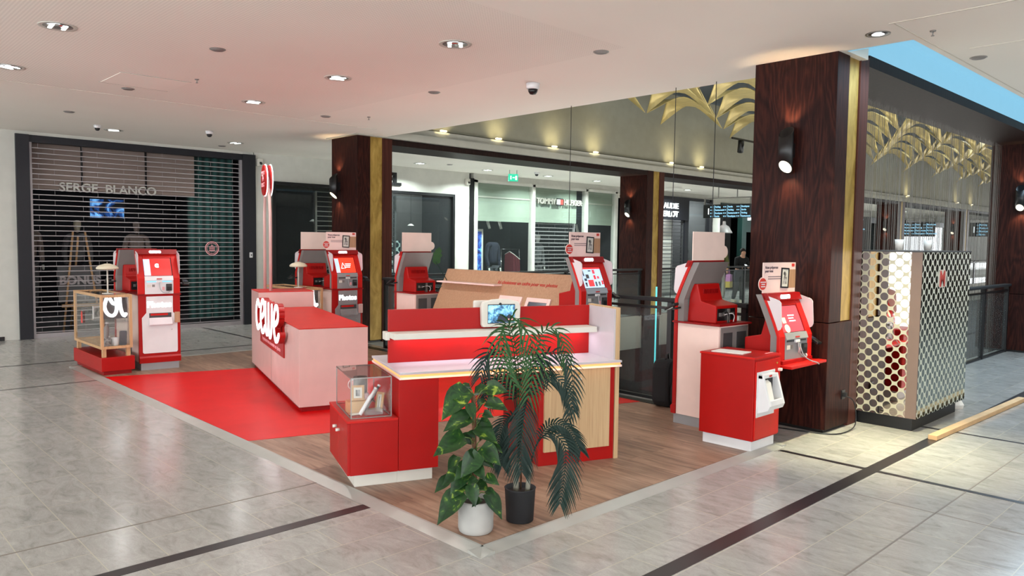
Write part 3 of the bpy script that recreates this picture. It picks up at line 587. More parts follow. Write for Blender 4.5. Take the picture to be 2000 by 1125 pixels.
# white wall with two dark windows
def window(n, x0, x1, z0, z1, label, fr='black', dep=0.06, fw_=0.06, glass='shop_glass'):
    f = MB()
    f.box(x0, x1, FY-dep, FY+0.1, z1-fw_, z1).box(x0, x1, FY-dep, FY+0.1, z0, z0+fw_).box(x0, x0+fw_, FY-dep, FY+0.1, z0+fw_, z1-fw_).box(x1-fw_, x1, FY-dep, FY+0.1, z0+fw_, z1-fw_)
    o = f.build('window_%d' % n, fr); o['kind'] = 'structure'; o['label'] = label
    g = B(x0+fw_, x1-fw_, FY, FY+0.01, z0+fw_, z1-fw_).build('window_pane', glass, o)
    return o
window(1, 6.78, 9.02, 0.1, 2.70, 'black framed shop window left of the red kiosk pair')
window(2, 9.15, 11.25, 0.1, 2.68, 'black framed shop window under the letters EL')
sg = thing('shop_sign', 'black capital letters on the white wall right of the left column', 'sign', (9.72, FY-0.03, 2.80))
text('lettering', 'EL', 0.36, (0.02, 0, 0), 'black', sg, ext=0.02, off=0.016, align='RIGHT', sx=1.1)
text('lettering', 'Z', 0.33, (-0.56, 0, 0), 'black', sg, ext=0.02, off=0.008, align='RIGHT')
shutter('dark roller shutter inside the window left of the brass strip', 8.0, 8.95, 0.2, 2.6, FY+0.5, 0.1, 'steel', 0.008, link=0)
shutter('dim roller shutter inside the window behind the back facing kiosk', 9.2, 9.95, 0.2, 2.6, FY+0.5, 0.1, 'dark_grey', 0.008, link=0)
struct('wall_shop_dotted', B(9.15, 10.4, FY+0.9, FY+0.95, 0.0, 1.6), 'dots_shop')
struct('wall_shop_inner', MB().box(10.35, 11.55, FY+1.6, FY+1.7, 0, CZ), 'shop_mid')
for x, z, lb in ((8.05, 1.98, 'small white pendant lamp seen in the dark window above the left card'), (10.55, 1.95, 'small white pendant lamp in the window right of the pale card')):
    t = thing('pendant_lamp', lb, 'lamp', (x, FY+0.7, z))
    MB().lathe([(0.0, 0.045), (0.03, 0.04), (0.075, 0.005), (0.08, 0.0)], 20).build('lamp_shade', 'mannequin', t)
    MB().tube([(0, 0, 0.04), (0, 0, CZ-z-0.005)], 0.003, 5).build('cord', 'black', t)
area('shop_mid_glow', (8.3, FY+2.0, CZ-0.06), 0.5, 4, (0.9, 0.95, 1)); area('shop_mid_glow', (10.8, FY+0.8, CZ-0.06), 0.4, 14, (0.9, 0.95, 0.9))
struct('trim_11', B(11.72, 11.86, FY-0.02, FY+0.1, 0, CZ-0.12), 'black')

# white framed shop with frosted transoms
f = MB()
for x in (11.86, 13.80, 15.85, 17.12): f.box(x, x+0.09, FY-0.05, FY+0.1, 0, 3.06)
f.box(11.86, 17.2, FY-0.05, FY+0.1, 3.0, 3.07).box(11.86, 17.2, FY-0.05, FY+0.1, 0, 0.08)
o = f.build('window_3', 'wall_white'); o['kind'] = 'structure'; o['label'] = 'white framed shop front with three tall glazed bays'
for a, b_ in ((11.95, 13.80), (13.89, 15.85), (15.94, 17.12)): B(a, b_, FY, FY+0.012, 0.08, 3.0).build('window_pane', 'shop_glass', o)
for a, b_, z in ((11.95, 13.80, 2.10), (13.89, 15.6, 2.12), (15.94, 17.12, 2.10)): B(a, b_, FY+0.08, FY+0.10, z, 3.0).build('frosted_band', 'frost', o)
B(11.95, 17.12, FY+0.06, FY+0.075, 2.66, 2.70).build('light_line', 'cornice', o)
shutter('grey see-through roller shutter closed in the middle bay of the white shop front', 13.95, 15.62, 0.0, 2.15, FY+0.2, 0.10, 'slat', 0.012)
sg = thing('shop_sign', 'white capital letters with a small red and blue flag on the frosted band', 'sign', (14.85, FY-0.02, 2.60))
text('lettering', 'TOMMY', 0.20, (-0.18, 0, 0), 'cornice', sg, ext=0.02, off=0.004, align='RIGHT', sx=1.0)
text('lettering', 'HILFIGER', 0.20, (0.12, 0, 0), 'cornice', sg, ext=0.02, off=0.004, align='LEFT', sx=0.9)
B(-0.14, -0.02, -0.02, 0.01, 0.0, 0.13).build('flag_half', 'white', sg); B(-0.02, 0.09, -0.02, 0.01, 0.0, 0.13).build('flag_half', 'sticker_red', sg)
MB().box(-0.14, 0.09, -0.02, 0.01, 0.13, 0.16).box(-0.14, 0.09, -0.02, 0.01, -0.03, 0.0).build('flag_border', 'navy_frame', sg)
ps = thing('poster_screen', 'tall glowing poster screen with blue and cream figures in the left bay', 'screen', (12.15, FY+0.35, 0.3))
B(-0.15, 0.28, 0, 0.04, 0, 1.55).build('picture', 'poster_screen', ps); MB().box(-0.19, 0.34, 0.01, 0.06, -0.04, 0).box(-0.19, 0.34, 0.01, 0.06, 1.55, 1.61).box(-0.19, -0.15, 0.01, 0.06, 0, 1.55).box(0.28, 0.34, 0.01, 0.06, 0, 1.55).build('bezel', 'wall_white', ps)
mannequin((12.98, FY+0.55, 0.05), 0.1, 'mannequin torso in dark grey and navy jacket in the white framed window', 'cloth_navy', 'cloth_grey', head=False, h=1.85)
rk = thing('clothes_rack', 'dark red garments hanging on white hangers right of the navy jacket', 'clothes rack', (13.62, FY+0.6, 0))
for i in range(5):
    x = i*0.05; MB().tube([(x, -0.18, 1.28-i*0.03), (x, 0, 1.36-i*0.03), (x, 0.18, 1.28-i*0.03)], 0.008, 5).build('hanger', 'wall_white', rk)
    MB().prism([(-0.2, 0.5), (0.2, 0.5), (0.16, 1.28-i*0.03), (0, 1.34-i*0.03), (-0.16, 1.28-i*0.03)], x-0.014, x+0.014, 'x').build('garment', 'cloth_wine', rk)
MB().tube([(-0.3, 0, 0), (-0.3, 0, 1.42), (0.35, 0, 1.42), (0.35, 0, 0)], 0.012, 6).build('rail', 'chrome', rk)
def spot(x, y, z, label, group, mat='wall_white', rz=0.4):
    t = thing('track_spotlight', label, 'spotlight', (x, y, z), rz, group)
    o = MB().tube([(0, 0, -0.05), (0.03, -0.04, -0.22)], 0.035, 12).build('lamp_head', mat, t); B(-0.05, 0.05, -0.02, 0.02, -0.05, 0).build('mount', mat, t); return t
for x in (12.25, 12.85, 13.25): spot(x, FY+0.6, 2.15, 'white track spotlight hanging over the navy jacket', 'spotlights in the left bay of the white shop')
spot(16.2, FY+0.6, 2.12, 'white track spotlight in the narrow right bay of the white shop', None)
struct('wall_shop_white', MB().box(12.4, 13.1, FY+1.7, FY+1.75, 0, CZ), 'shop_mid')
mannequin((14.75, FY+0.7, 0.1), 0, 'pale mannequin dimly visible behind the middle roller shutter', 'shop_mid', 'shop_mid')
area('shop_white_glow', (12.8, FY+1.2, CZ-0.06), 0.6, 18, (0.95, 1, 1)); area('shop_white_glow', (16.3, FY+1.2, CZ-0.06), 0.4, 6, (0.95, 1, 1))
mannequin((17.75, FY+0.6, 0.05), 0.2, 'white headed mannequin glimpsed just left of the middle column', 'cloth_grey', 'mannequin')
area('shop_gap_glow', (18, FY+1.2, CZ-0.06), 0.4, 22, (0.9, 1, 1))

# dark green / navy shop right of the middle column
struct('trim_12', MB().box(19.2, 20.75, FY-0.1, FY+0.1, 2.35, 3.06).box(20.6, 20.8, FY-0.06, FY+0.1, 0, 2.35).box(22.0, 22.2, FY-0.06, FY+0.1, 0, 3.06).box(20.75, 22.1, FY-0.06, FY+0.1, 2.98, 3.06).box(19.2, 19.3, FY-0.06, FY+0.1, 0, 2.35), 'navy_frame', label='near black frame of the boutique right of the middle column')
sg = thing('shop_sign', 'pale glowing two line shop name on dark panel right of the middle column', 'sign', (19.56, FY-0.13, 2.69))
text('lettering', 'CLAUDIE', 0.235, (0.55, 0, 0), 'sign_white', sg, ext=0.01, off=0.005, align='RIGHT', sx=1.15)
text('lettering', 'PIERLOT', 0.235, (0.55, 0, -0.25), 'sign_white', sg, ext=0.01, off=0.005, align='RIGHT', sx=1.15)
shutter('brightly lit pale roller shutter under the glowing two line shop name', 19.32, 20.58, 0, 2.35, FY+0.02, 0.11, 'dark_grey', 0.010, link=0)
struct('wall_shop_lit', MB().box(19.3, 20.6, FY+0.4, FY+0.45, 0, 2.9), 'wall_white')
area('shutter_glow', (19.95, FY+0.25, 2.6), 0.25, 14, (0.95, 1, 1), size_y=1.0, shape='RECTANGLE')
B_ = B(20.8, 22.0, FY, FY+0.012, 0.0, 2.98).build('window_4', 'shop_glass'); B_['kind'] = 'structure'; B_['label'] = 'tall glass bay of the dark framed boutique'
struct('wall_shop_boutique', MB().box(20.6, 22.2, FY+1.8, FY+1.85, 0, CZ).box(22.2, 22.28, FY+0.15, FY+1.85, 0, CZ), 'shop_mid')
area('boutique_glow', (21.4, FY+0.9, CZ-0.06), 0.5, 40, (0.92, 1, 1))
mannequin((21.4, FY+0.45, 0.0), 0.3, 'mannequin with round white head and black coat left of the big card', 'cloth_black', 'cloth_black')
# next shop: dark green frame
struct('trim_13', MB().box(24.05, 24.35, FY-0.08, FY+0.1, 0, 3.0).box(22.75, 26, FY-0.04, FY+0.1, 2.72, 3.0).box(24.35, 26, FY-0.08, FY+0.1, 2.05, 2.72), 'green_frame', label='dark green shop frame beside the large right column')
sg = thing('shop_sign', 'white capital letters on the dark green frame above the person', 'sign', (24.35, FY-0.11, 2.46))
text('lettering', 'RALPH LAUREN', 0.26, (0, 0, 0), 'sign_white', sg, ext=0.01, off=0.006, align='LEFT', sx=0.8)
pl = thing('pendant_lamp', 'large white bell shaped pendant lamp above the person with the phone', 'lamp', (23.85, FY+0.5, 2.0))
MB().lathe([(0.05, 0.42), (0.06, 0.3), (0.16, 0.24), (0.28, 0.04), (0.29, 0.0)], 28).build('lamp_shade', 'grey_shell', pl); MB().tube([(0, 0, 0.42), (0, 0, 1.0)], 0.02, 6).build('rod', 'black', pl)
shelf = thing('display_shelves', 'dark shop shelving with pale folded goods behind the person', 'shelving', (24.2, FY+0.9, 0))
MB().box(-0.5, -0.46, 0, 0.4, 0, 1.8).box(0.46, 0.5, 0, 0.4, 0, 1.8).box(-0.5, 0.5, 0, 0.4, 1.78, 1.82).box(-0.5, 0.5, 0, 0.4, 1.3, 1.33).box(-0.5, 0.5, 0, 0.4, 0.8, 0.83).build('shelf_frame', 'dark_grey', shelf)
for i in range(6): tag(B(0, 0.22, 0, 0.25, 0, 0.16+0.03*(i % 3)).build('folded_goods', ('cornice', 'shop_mid')[i % 2]), 'folded garment stack on the dark shelves behind the person', 'folded clothes', 'folded goods on the shelves').location = (23.8+0.3*(i % 3), FY+0.93, 1.331 if i < 3 else 0.831)
struct('wall_shop_green', B(22.5, 26, FY+1.5, FY+1.55, 0, CZ), 'shop_mid')
area('green_shop_glow', (23.9, FY+0.9, CZ-0.06), 0.5, 14, (1, 0.95, 0.88))
# shops behind the string curtain
struct('trim_14', MB().box(30, 33, FY-0.05, FY+0.05, 2.7, 2.9).box(30, 30.12, FY-0.05, FY+0.05, 0, 2.7).box(31.5, 31.6, FY-0.05, FY+0.05, 0, 2.7).box(32.9, 33, FY-0.05, FY+0.05, 0, 2.7)
       .box(34, 38, FY-0.05, FY+0.05, 2.65, 2.9).box(36, 36.12, FY-0.05, FY+0.05, 0, 2.7).box(39.5, 45, FY-0.05, FY+0.05, 2.65, 2.9), 'black', label='black shop frames far beyond the string curtain')
for a, b_, n in ((30.1, 32.9, 5), (34, 38, 6), (39.5, 45, 7)):
    o = B(a, b_, FY, FY+0.01, 0, 2.7).build('window_%d' % n, 'shop_glass'); o['kind'] = 'structure'
area('far_glow', (31.5, FY+1, CZ-0.06), 0.5, 26, (0.9, 1, 1)); area('far_glow', (36, FY+1, CZ-0.06), 0.5, 30, (0.9, 1, 1)); area('far_glow', (42, FY+1, CZ-0.06), 0.5, 40, (0.9, 1, 1))

# directory signs hanging over the far walkway
def directory(x, y0, y1, z0, z1, label, one=True, group=None, rows=4):
    t = thing('directory_sign', label, 'hanging sign', (x, y0, z0), -PI/2, group)    # local x runs towards -Y
    L = y0-y1; H = z1-z0
    B(0, L, 0, 0.10, 0, H).build('sign_box', 'black', t, 0.01)
    B(0, L, 0.03, 0.07, H+0.16, H+0.19).build('hanging_bar', 'steel', t)
    MB().box(0.0, 0.03, 0.03, 0.07, H, H+0.16).box(L-0.03, L, 0.03, 0.07, H, H+0.16).box(L*0.3, L*0.3+0.02, 0.04, 0.06, H+0.19, CZ-z0-0.002).box(L*0.7, L*0.7+0.02, 0.04, 0.06, H+0.19, CZ-z0-0.002).build('hanger_rod', 'steel', t)
    text('floor_number', '1', H*0.62, (0.12*L, -0.004, H*0.28), 'sign_white', t, ext=0.002, off=0.004)
    for cx_ in ((0.24, 0.52, 0.80) if L > 1 else (0.4,)):
        bar = MB(); ic = MB()
        bar.box(cx_*L, cx_*L+0.012, -0.004, 0.0, 0.08*H, 0.92*H)
        for r in range(rows):
            z = H*(0.80-0.23*r)
            for q in (0.05, 0.10): ic.box(cx_*L-q-0.015, cx_*L-q+0.015, -0.004, 0, z-0.012, z+0.02)
            text('destination', ('Boutiques', 'Sortie', 'Parking', 'Restaurants')[(r+int(cx_*10)) % 4], H*0.17, (cx_*L+0.03, -0.004, z-0.015), 'sign_blue', t, ext=0.002, off=0.003, align='LEFT', sx=0.9)
        bar.build('divider', 'sign_blue', t); ic.build('arrow_icons', 'sign_blue', t)
    return t
directory(18.6, 11.78, 10.35, 2.33, 2.70, 'long black hanging directory sign with a white 1 left of the big column')
directory(27.9, 11.8, 10.9, 2.15, 2.65, 'hanging directory sign at the left of the string curtain view', group=None)
directory(35.0, 12.6, 11.0, 2.1, 2.65, 'hanging directory sign in the middle of the string curtain view')
directory(46.5, 12.9, 10.9, 2.2, 2.95, 'hanging directory sign at the right of the string curtain view')
def exit_sign(x, y, z, label):
    t = thing('exit_sign', label, 'exit sign', (x, y, z), -0.5)
    B(-0.11, 0.11, -0.02, 0.02, -0.16, 0).build('sign_box', 'exit_green', t, 0.004)
    MB().box(-0.07, -0.045, -0.023, -0.02, -0.12, -0.04).box(-0.02, 0.03, -0.023, -0.02, -0.09, -0.07).box(0.045, 0.085, -0.023, -0.02, -0.13, -0.04).build('pictogram', 'sign_white', t)
    MB().box(-0.09, -0.08, -0.005, 0.005, 0, CZ-z-0.002).box(0.08, 0.09, -0.005, 0.005, 0, CZ-z-0.002).build('bracket', 'steel', t)
exit_sign(11.9, 12.45, 3.12, 'green lit exit sign under the ceiling before the white framed shop')
exit_sign(33.5, 12.4, 2.95, 'small green exit sign behind the string curtain left')
exit_sign(46.0, 12.9, 2.95, 'small green exit sign behind the string curtain right')

# people on the far walkway
def person(loc, rz, label, top, legs, bag=False):
    t = thing('person', label, 'person', loc, rz)
    pts = [(0, 0, .95, .13, .10), (0, -.03, 1.12, .13, .10), (0, -.10, 1.28, .16, .11), (0, -.14, 1.38, .10, .08), (0, -.18, 1.45, .05), (0, -.22, 1.53, .075, .085), (0, -.23, 1.60, .065, .075),
           (.17, -.13, 1.34, .055), (.22, -.16, 1.10, .045), (.09, -.36, 1.10, .035), (.04, -.42, 1.12, .03), (-.17, -.13, 1.34, .055), (-.22, -.16, 1.10, .045), (-.09, -.36, 1.10, .035), (-.04, -.42, 1.12, .03),
           (.09, 0, .85, .09), (.10, -.04, .48, .065), (.11, .02, .08, .045), (-.09, 0, .85, .09), (-.13, -.08, .50, .065), (-.14, .08, .10, .045)]
    ed = [(0, 1), (1, 2), (2, 3), (3, 4), (4, 5), (5, 6), (3, 7), (7, 8), (8, 9), (9, 10), (3, 11), (11, 12), (12, 13), (13, 14), (0, 15), (15, 16), (16, 17), (0, 18), (18, 19), (19, 20)]
    if bag: pts[13] = (-.24, -.02, .92, .035); pts[14] = (-.24, 0, .80, .03)
    def mk(name, idx, mat, grow=0):
        mp = {i: k for k, i in enumerate(idx)}
        me = bpy.data.meshes.new(name); me.from_pydata([pts[i][:3] for i in idx], [(mp[a], mp[b]) for a, b in ed if a in mp and b in mp], []); me.materials.append(M[mat])
        o = bpy.data.objects.new(name, me); COL.objects.link(o); o.parent = t; o.modifiers.new('skin', 'SKIN')
        for k, i in enumerate(idx): r = pts[i][3]+grow; me.skin_vertices[0].data[k].radius = (r, pts[i][4]+grow if len(pts[i]) > 4 else r)
        me.skin_vertices[0].data[0].use_root = True
        su = o.modifiers.new('sub', 'SUBSURF'); su.levels = 2; su.render_levels = 2
        return o
    mk('body', list(range(21)), 'skin'); mk('jacket', [0, 1, 2, 3, 4, 7, 8, 9, 11, 12, 13], top, 0.020); mk('trousers', [1, 0, 15, 16, 17, 18, 19, 20], legs, 0.018)
    hm = MB().lathe([(0.0, 0.085), (0.04, 0.08), (0.072, 0.05), (0.084, 0.0), (0.080, -0.04), (0.06, -0.05)], 20).build('hair', 'hair', t); hm.location = (0, -.175, 1.60); hm.rotation_euler = (-0.9, 0, 0)
    MB().lathe([(0.0, 0.0), (0.010, 0.01), (0.012, 0.03), (0.0, 0.045)], 8).build('nose', 'skin', t).location = (0, -.305, 1.515)
    for sx, y_, z_ in ((.11, .02, 0), (-.14, .08, 0.02)): MB().prism(rrect(-0.045, 0.045, -0.18, 0.08, 0.04), 0, 0.075, 'z').build('shoe', 'cream', t, 0.01).location = (sx, y_, z_)
    return t
pq = person((19.12, 10.92, 0), -0.5, 'person in black coat looking down at a phone behind the far balustrade', 'cloth_black', 'cloth_grey'); pq.scale = (.9, .9, .9)
ph = tag(B(-0.03, 0.03, -0.07, 0.07, 0, 0.008).build('phone', 'sign_white'), 'small phone held by the person in the black coat', 'phone'); ph.location = (18.94, 10.60, 1.03); ph.rotation_euler = (0.5, 0, -0.5)
person((18.75, 11.35, 0), PI/2+0.4, 'person in olive coat and pale trousers half hidden by the big card', 'cloth_olive', 'cornice', True)
bg_ = thing('shopping_bag', 'translucent pink and yellow shopping bag carried low beside the olive coat', 'bag', (18.95, 11.12, 0.42), 0.3)
B(-0.16, 0.16, -0.06, 0.06, 0, 0.17).build('bag_bottom', 'bag_yellow', bg_); MB().prism([(-0.16, 0.17), (0.16, 0.17), (0.12, 0.36), (-0.12, 0.36)], -0.06, 0.06, 'y').build('bag_top', 'bag_pink', bg_)
MB().tube([(-0.08, 0, 0.36), (-0.04, 0, 0.5), (0.04, 0, 0.5), (0.08, 0, 0.36)], 0.008, 6).build('handle', 'bag_pink', bg_)

# ================================================================== CEILING FITTINGS
def downlight(x, y, label, r=0.115, group=None, warm=False):
    t = thing('downlight', label, 'downlight', (x, y, CZ), random.uniform(0, 6), group)
    MB().lathe([(r*0.86, -0.002), (r, -0.002), (r*1.16, -0.006), (r*1.18, -0.001)], 36).build('trim_ring', 'wall_white' if not warm else 'steel', t)
    MB().lathe([(0.001, -0.004), (r*0.9, -0.003)], 36).build('reflector', 'chrome', t)
    if warm: MB().lathe([(0.001, -0.008), (r*0.6, -0.006)], 24).build('lamp', 'light_on', t)
    else:
        for q in (-1, 1):
            o = MB().prism(rrect(-r*0.62, r*0.62, -r*0.13, r*0.13, r*0.1), -0.010, -0.005, 'z').build('lamp', 'lamp_cool', t); o.location = (0, q*r*0.4, 0)
    return t
L1 = ['large ceiling downlight at the upper left, nearest the camera', 'large ceiling downlight above the front desk', 'ceiling downlight over the red floor, between the front desk one and the smaller one behind', 'ceiling downlight over the far end of the pink counter', 'downlight cut by the left edge of the photo', 'downlight in front of the left shutter, left one', 'downlight in front of the left shutter, right one']
for (x, y), lb in zip(DOWN, L1): downlight(x, y, lb)
for (x, y) in DOWN_BACK:
    pass
LF = ['far ceiling downlight above the letters EL', 'far ceiling downlight left of the green exit sign', 'far ceiling downlight right of the green exit sign', 'far ceiling downlight near the middle column', 'far ceiling downlight right of the middle column', 'far ceiling downlight above the pendant lamp', 'far downlight behind the big column', 'far downlight seen through the string curtain, nearer one', 'far downlight seen through the string curtain, farther one']
for (x, y), lb in zip(DOWN_FAR, LF): downlight(x, y, lb)
downlight(6.064, 2.36, 'warm spotlight in the ceiling beside the blue cove', 0.075, None, True)
for (x, y), lb in zip(((2.741, 6.531), (2.771, 8.957), (5.164, 6.656), (5.19, 8.986), (2.738, 11.168), (7.383, 2.039), (5.046, 4.226), (5.6, 13.2), (10.2, 12.6)),
                      ('left of centre between two downlights', 'beside the square hatch', 'left of the camera dome', 'near the left timber column', 'in the plain ceiling far left', 'right of the blue cove', 'at the corner of the perforated field', 'in front of the shutter frame', 'above the white wall letters')):
    t = thing('ceiling_speaker', 'small flat round grey ceiling cover ' + lb, 'ceiling cover', (x, y, CZ))
    MB().lathe([(0.001, -0.012), (0.05, -0.012), (0.058, -0.004), (0.058, 0)], 28).build('cover_disc', 'grey_shell', t); MB().lathe([(0.056, -0.005), (0.066, -0.004), (0.066, 0)], 28).build('rim', 'steel', t)
def dome(x, y, label, s=1.0):
    t = thing('security_camera', label, 'security camera', (x, y, CZ))
    MB().lathe([(0.0, -0.06*s), (0.055*s, -0.06*s), (0.066*s, -0.05*s), (0.07*s, 0)], 32).build('housing', 'white', t)
    MB().lathe([(0.0, -0.115*s), (0.03*s, -0.108*s), (0.046*s, -0.085*s), (0.05*s, -0.06*s)], 28).build('dome', 'black', t)
dome(5.57, 5.553, 'white dome camera on the ceiling in the middle of the photo'); dome(4.706, 11.543, 'small dome camera on the ceiling before the left shutter', 0.8); dome(3.35, 12.2, 'pale dome on the ceiling left of the shutter downlight', 0.7)
dome(12.6, 12.4, 'small dome camera right of the green exit sign', 0.8)
def sprinkler(x, y, label):
    t = thing('sprinkler', label, 'sprinkler', (x, y, CZ))
    MB().lathe([(0.0, -0.008), (0.02, -0.008), (0.022, 0)], 16).tube([(0, 0, -0.008), (0, 0, -0.035)], 0.005, 6).build('body', 'steel', t); MB().lathe([(0.0, -0.042), (0.012, -0.04), (0.012, -0.036)], 12).build('deflector', 'steel', t)
sprinkler(6.255, 2.038, 'small sprinkler head in the ceiling right of the warm spotlight'); sprinkler(3.1, 7.9, 'small sprinkler head in the perforated ceiling above the hatch'); sprinkler(5.6, 8.6, 'small sprinkler head near the left timber column')
# wall boxes by the shutters, track camera in the atrium
for x, y, z, lb in ((6.52, FY-0.08, 3.02, 'small white security camera at the top right of the left shutter'), (11.62, FY-0.08, 2.98, 'small white camera left of the white framed shop'), (17.25, FY-0.08, 2.95, 'small white camera at the right end of the white framed shop')):
    t = thing('wall_camera', lb, 'security camera', (x, y, z)); B(-0.05, 0.05, -0.02, 0.07, -0.06, 0.08).build('housing', 'offwhite', t, 0.01); MB().tube([(0, -0.02, 0), (0, -0.05, -0.02)], 0.022, 12).build('lens', 'black', t)
t = thing('key_switch', 'small white key switch on the black frame right of the left shutter', 'switch', (6.33, FY-0.07, 1.30)); B(-0.03, 0.03, -0.02, 0.01, -0.05, 0.05).build('plate', 'white', t, 0.01); MB().tube([(0, -0.02, 0), (0, -0.03, 0)], 0.012, 10).build('lock', 'black', t)
tr = thing('track_light', 'black track spotlight under the gold sails left of the big column', 'spotlight', (16.2, 9.3, 3.92)); B(-0.4, 2.0, -0.02, 0.02, 0.1, 0.14).build('track', 'black', tr)
MB().tube([(0, 0, 0.1), (0, 0, 0.0), (0.06, 0.05, -0.16)], 0.07, 12).build('lamp_head', 'black', tr); MB().tube([(1.9, 0, 0.12), (1.9, 0, 1.95)], 0.01, 6).build('suspension', 'black', tr)
tag(MB().box(0, 0.025, 0, 0.025, -3.4, 0.75).build('cyan_reflection', 'reflection_cyan'), 'thin upright cyan streak imitating a reflection in the balustrade glass by the middle column', 'imitated reflection').location = (14.0, 10.0, -0.1)  # emissive strip imitating a cyan reflection in the glass, no lamp there

# ================================================================== THE STAND
PXR = 5.70
pf = MB().box(2.60, PXR, 2.93, 10.38, 0, 0.012).box(PXR, 6.2, 3.36, 10.38, 0, 0.012)
struct('floor_4', pf, 'wood_floor', label='brown plank floor of the photo stand')
def quad_slab(pts, z0, z1): return MB().prism(pts, z0, z1, 'z')
rf = [(2.605, 5.70), (6.2, 4.72), (6.2, 8.35), (2.605, 9.40)]
rf = [(2.605, 5.71), (6.2, 4.60), (6.2, 8.30), (2.605, 9.40)]
struct('floor_5', quad_slab(rf, 0.012, 0.0145), 'red_floor', label='glossy red floor field crossing the stand')
struct('trim_15', MB().prism([(2.50, 0), (2.60, 0), (2.60, 0.016), (2.585, 0.016)], 2.82, 10.46, 'y').prism([(2.82, 0), (2.905, 0.016), (2.92, 0.016), (2.92, 0)], 2.50, PXR+0.02, 'x')
       .box(2.5, 6.2, 10.38, 10.46, 0, 0.015).box(PXR, PXR+0.06, 2.83, 3.4, 0, 0.014), 'edge_trim', label='pale metal ramp edging around the stand floor')

PROF = [(0.0, 0.0), (0.19, 0.0), (0.30, 0.045), (0.42, 0.10), (0.53, 0.155)]    # (z, y) front of the kiosk head
def py(z):
    for (z0, y0), (z1, y1) in zip(PROF[:-1], PROF[1:]):
        if z <= z1: return y0+(y1-y0)*(z-z0)/(z1-z0)
    return PROF[-1][1]
def strip(x0, x1, z0, z1, off, th, mb=None):
    zs = [z0]+[z for z, _ in PROF if z0+0.002 < z < z1-0.002]+[z1]
    poly = [(py(z)+off, z) for z in zs]+[(py(z)+off+th, z) for z in zs[::-1]]
    return (mb or MB()).prism(poly, x0, x1, 'x')
def cord(parent, pts, r=0.004, mat='grey_metal', name='cable'):
    # smooth the points a little
    P_ = [Vector(p) for p in pts]
    for _ in range(2):
        Q = [P_[0]]
        for a, b_ in zip(P_[:-1], P_[1:]): Q += [a*0.75+b_*0.25, a*0.25+b_*0.75]
        P_ = Q+[P_[-1]]
    return MB().tube(P_, r, 6).build(name, mat, parent)
